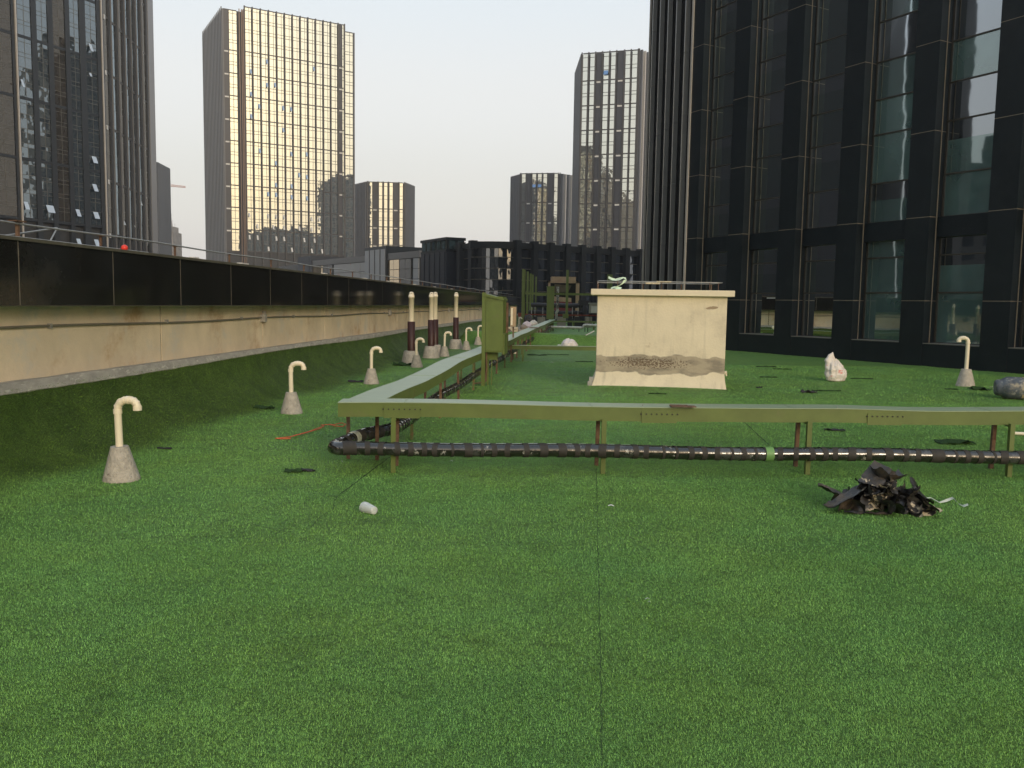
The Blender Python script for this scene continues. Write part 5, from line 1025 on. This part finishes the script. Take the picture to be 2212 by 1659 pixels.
# signature pieces: peak, left blade, right flap
strip(mp_,pc+Vector((-.08,.04,.27)),.24,.18,.5,-.7,2.5,1.1,roll=.5); strip(mp_,pc+Vector((-.33,-.05,.11)),.40,.12,.35,-.42,.8,2.2); strip(mp_,pc+Vector((-.36,.12,.10)),.30,.15,-.3,.35,1.2,5.1)
strip(mp_,pc+Vector((.27,.0,.16)),.26,.13,1.9,-.6,4,3.3,roll=.6); strip(mp_,pc+Vector((.24,-.12,.10)),.28,.12,2.3,-.6,3,4.4,roll=.3); strip(mp_,pc+Vector((.02,.05,.24)),.34,.16,.3,.2,5,4.9); strip(mp_,pc+Vector((-.2,-.14,.02)),.36,.05,-.1,0,.4,6.1)
o=obj('membrane_heap',mp_,M_black); tag(rebase(o,pc),'tangled heap of torn black roofing membrane with cream glue patches in front of the pipe','debris')
mb=MB(); q=[G(x,y) for x,y in ((1985,1081),(2010,1083),(2030,1088),(2043,1086),(2058,1084),(2070,1092),(2080,1096),(2090,1097))]; sheet(mb,[p+Vector((0,0,.02+.012*math.sin(i*2))) for i,p in enumerate(q)],[.012,.014,.02,.04,.035,.03,.04,.03],(.1,.8,.3),2,.008); o=obj('plastic_strap',mb,mat('strap_white',(.62,.66,.55),.5)); tag(rebase(o,q[3]),'twisted white plastic strap trailing right of the black membrane heap','strap')
# drum at the right edge
dr=thing('metal_drum','dented blue-grey drum with cream-splashed end lying on its side at the right edge','drum',(9.2,15.7,0)); dp=G(2150,858); dax=Vector((.93,-.30,0)).normalized()
Mdr=Matrix.Translation((dp.x-.13,15.8,.205))@dax.to_track_quat('Z','Y').to_matrix().to_4x4(); pr=[(.10,-.02),(.135,-.015),(.15,.03),(.155,.08),(.175,.11),(.20,.15),(.208,.19),(.208,.40),(.205,.46),(.185,.54),(.175,.57),(.18,.58),(.18,.60),(.12,.595)]
mb=MB(Mdr); mb.lathe(pr[:9],30,jit=.006); obj('drum_body',mb,mat('drum_bluegrey',(.085,.10,.12),.5,var=.3,vs=9,stain=[(3,(.40,.35,.25),.50,.66),(12,(.30,.30,.28),.54,.64),(8,(.03,.03,.035),.60,.66)],bump=.3,bs=14),dr)
mb=MB(Mdr); mb.lathe(pr[7:],30,jit=.006); obj('drum_end',mb,mat('drum_cream',(.42,.34,.21),.6,var=.3,vs=8,stain=[(9,(.13,.12,.11),.58,.66)],bump=.3,bs=14),dr)
mb=MB(Mdr); mb.tube([(.14,-.05,.05),(.19,-.04,.0),(.24,-.02,.02),(.23,0,.07),(.19,.0,.1),(.2,.02,.16)],.012,8); mb.tube([(.2,0,.04),(.27,-.02,-.05)],.005,6); obj('loop_handle',mb,M_pvc,dr)
# cups
cp=thing('plastic_cups','short stack of clear disposable plastic cups lying on the turf','cup',G(805,1106)); c0=G(800,1108)
d=(G(823,1113)-G(788,1102)); d.z=0; d.normalize(); Mc=Matrix.Translation((c0.x-.055,c0.y+.03,.036))@d.to_track_quat('Z','Y').to_matrix().to_4x4()
M_cup=mat('clear_cup_plastic',(.80,.84,.80),.18,var=.03,trans=.35)
for k in range(3):
    mb=MB(Mc); o_=k*.015; mb.lathe([(q*1.18,o_+z*1.25) for q,z in ((.036,0),(.0375,.003),(.036,.006),(.034,.02),(.026,.085),(.024,.088),(.012,.088))],22); obj('cup',mb,M_cup,cp)
# orange string
mb=MB(); q=[(595,951),(625,948),(660,939),(690,930),(700,924),(693,922),(706,921),(722,921),(738,917),(747,920),(740,925),(724,924),(712,920)]; mb.tube([G(*p)+Vector((0,0,.022)) for p in q],.006,6); mb.tube([G(*p)+Vector((0,0,.022)) for p in ((595,951),(612,952),(628,951))],.006,6); mb.tube([G(*p)+Vector((0,0,.024)) for p in ((632,946),(668,936),(694,926))],.005,6); o=obj('orange_string',mb,mat('orange_twine',(.62,.13,.05),.7,var=.2,vs=30)); tag(rebase(o,G(670,936)),'loose orange string ending in a loop on the turf left of the beam corner','string')
# turf offcuts and dark scraps
def offcut(q,lx,ly,rz,label,m,hh=.03,seed=1,curl=0):
    p=G(*q); M=Matrix.Translation((p.x,p.y,0))@Matrix.Rotation(rz,4,'Z'); nx,ny=9,5; vs=[]
    for i in range(nx):
        for j in range(ny):
            a=(i/(nx-1)-.5); b_=(j/(ny-1)-.5); w_=1-.6*abs(a)**1.5+.25*noise.noise(Vector((i*.8,seed,0)))
            P_=M@Vector((a*lx,b_*ly*w_,0)); z=float(hgt(P_.x,P_.y))+.016+hh*max(0,noise.noise(Vector((a*3+seed,b_*2,0)))+.25)+curl*(a+.5)**2; P_.z=z; vs.append(P_)
    n=len(vs); fs=[(i*ny+j,(i+1)*ny+j,(i+1)*ny+j+1,i*ny+j+1) for i in range(nx-1) for j in range(ny-1)]
    ed=[(i*ny,(i+1)*ny) for i in range(nx-1)]+[((i+1)*ny+ny-1,i*ny+ny-1) for i in range(nx-1)]+[(j+1,j) for j in range(ny-1)]+[((nx-1)*ny+j,(nx-1)*ny+j+1) for j in range(ny-1)]
    mb=MB(); mb.add(vs+[v-Vector((0,0,.012)) for v in vs],fs+[tuple(k+n for k in f)[::-1] for f in fs]+[(a,b,b+n,a+n) for a,b in ed]); return rebase(obj('turf_offcut' if m is M_darkturf else 'rubber_scrap',mb,m),(p.x,p.y,0))
for (q,lx,ly,rz,lb,m,hh) in (((634,1021),.16,.09,.1,'small dark turf offcut on the left below the orange string',M_darkturf,.03),((664,1019),.14,.07,-.3,'grey-black rubber scrap touching the small turf offcut on the left',M_dark,.02),
  ((570,884),.30,.12,-.2,'dark curled turf offcut left of the second gooseneck vent',M_darkturf,.05),((768,826),.30,.12,0,'dark scrap left of the third gooseneck vent cone',M_dark,.04),((870,790),.5,.25,.2,'ragged black scrap with upright tatters beside the first maroon vent',M_darkturf,.10),
  ((1803,931),.26,.10,-.3,'ragged black scrap behind the beam, right of centre',M_dark,.03),((2062,958),.42,.22,0,'square turf offcut with lifted edge just behind the pipe at the right',M_darkturf,.06),
  ((1747,849),.30,.09,-.1,'black rolled scrap on the turf right of the plastered box',M_dark,.07),((1640,838),.14,.06,.6,'small grey-black scrap nearest the plastered box on its right',M_dark,.03),((1655,793),.55,.10,.1,'thin green-black turf strip by the dark building wall',M_darkturf,.03),
  ((1690,798),.5,.06,0,'long thin turf strip right of the one by the wall',M_darkturf,.02),((1660,816),.4,.06,0,'short thin turf strip below the other two by the wall',M_darkturf,.02),((1785,845),.55,.06,-.05,'narrow dark turf strip behind the black rolled scrap',M_darkturf,.02),
  ((1862,819),.5,.10,0,'dark flat strip reaching right from the white and red bag',M_darkturf,.02),((2115,843),.40,.25,.1,'dark turf tuft between the lone gooseneck and the drum',M_darkturf,.09),((2055,842),.25,.08,0,'small flat turf scrap left of the lone gooseneck cone',M_darkturf,.02),
  ((1160,768),.6,.2,.1,'dark turf lump under the thin cross beam',M_darkturf,.05),((1205,767),.7,.07,0,'long thin turf strip right of the dark lump under the cross beam',M_darkturf,.02),((1420,852),.32,.03,-.05,'thin dark strip on the turf in front of the plastered box',M_darkturf,.02),
  ((355,972),.16,.04,-.2,'thin black sliver between the first and second gooseneck vents',M_dark,.01),((920,835),.25,.10,-.1,'dark scrap under the receding beam',M_dark,.03),((1262,782),.5,.06,0,'thin dark strip beside the small pale scrap left of the plastered box',M_darkturf,.02)):
    tag(offcut(q,lx,ly,rz,lb,m,hh,seed=q[0]*.013),lb,'scrap')
for (q,s_,lb) in (((1192,785),.08,'pale green plastic scrap between the beam and the plastered box'),((1394,848),.035,'tiny white paper at the foot of the plastered box'),((1320,1100),.05,'slender white sliver on the turf below the middle beam legs'),((1398,1305),.022,'tiny white fleck in the right foreground turf'),((1402,1312),.015,'tiniest white fleck beside another in the foreground'),((975,1002-0),.03,'white chip on the turf below the pipe'),((738,1003),.02,'white chip at the far left leg of the beam'),((1830,810),.03,'white speck on the turf right of the white and red bag')):
    p=G(*q); mb=MB(Matrix.Translation((p.x,p.y,.028))); sheet(mb,[(-s_/2,0,0),(0,0,.008),(s_/2,0,0)],s_*.35,(.1,1,.1),q[0],.006,nw=3); o=obj('paper_scrap',mb,M_film); tag(rebase(o,(p.x,p.y,0)),lb,'scrap')
a=G(2190,941); b=G(2260,944); mb=MB(); mb.tube([a+Vector((0,0,.03)),b+Vector((0,0,.03))],.022,12); o=obj('plastic_pipe_offcut',mb,M_pvc); tag(rebase(o,a),'short cream pipe offcut lying behind the beam at the right edge','pipe')
a=F(1760,1275,32.9); b=F(1900,1205,33.6); mb=MB(); mb.tube([a+Vector((0,0,.03)),b+Vector((0,0,.03))],.02,6); o=obj('white_stick',mb,M_film); tag(rebase(o,a),'thin white stick leaning over the turf kerb left of the plastered box','stick')
a=G(*[ (1500+555/4.424)*.6777,(850+1230/4.424)*.6777]); b=G(*[ (1500+660/4.424)*.6777,(850+1232/4.424)*.6777]); mb=MB(); mb.tube([a+Vector((0,0,.03)),b+Vector((0,0,.03))],.03,8); o=obj('plastic_pipe_offcut',mb,M_pvc); tag(rebase(o,a),'short cream pipe offcut among the far beam legs','pipe')
# ------------------------------------------------------------------ haze
HZ=bpy.data.materials.new('haze'); HZ.use_nodes=True; t=HZ.node_tree; t.nodes.clear(); o_=NN(t,'ShaderNodeOutputMaterial'); v_=NN(t,'ShaderNodeVolumePrincipled'); v_.inputs['Color'].default_value=(.93,.93,.95,1); v_.inputs['Density'].default_value=.0004; v_.inputs['Anisotropy'].default_value=.2; lk(t,v_.outputs[0],o_.inputs['Volume'])
mb=MB(); mb.box(-320,320,-260,660,-20,104); o=obj('haze',mb,HZ); tag(o,'thin pale haze softening the far towers','haze',kind='stuff')
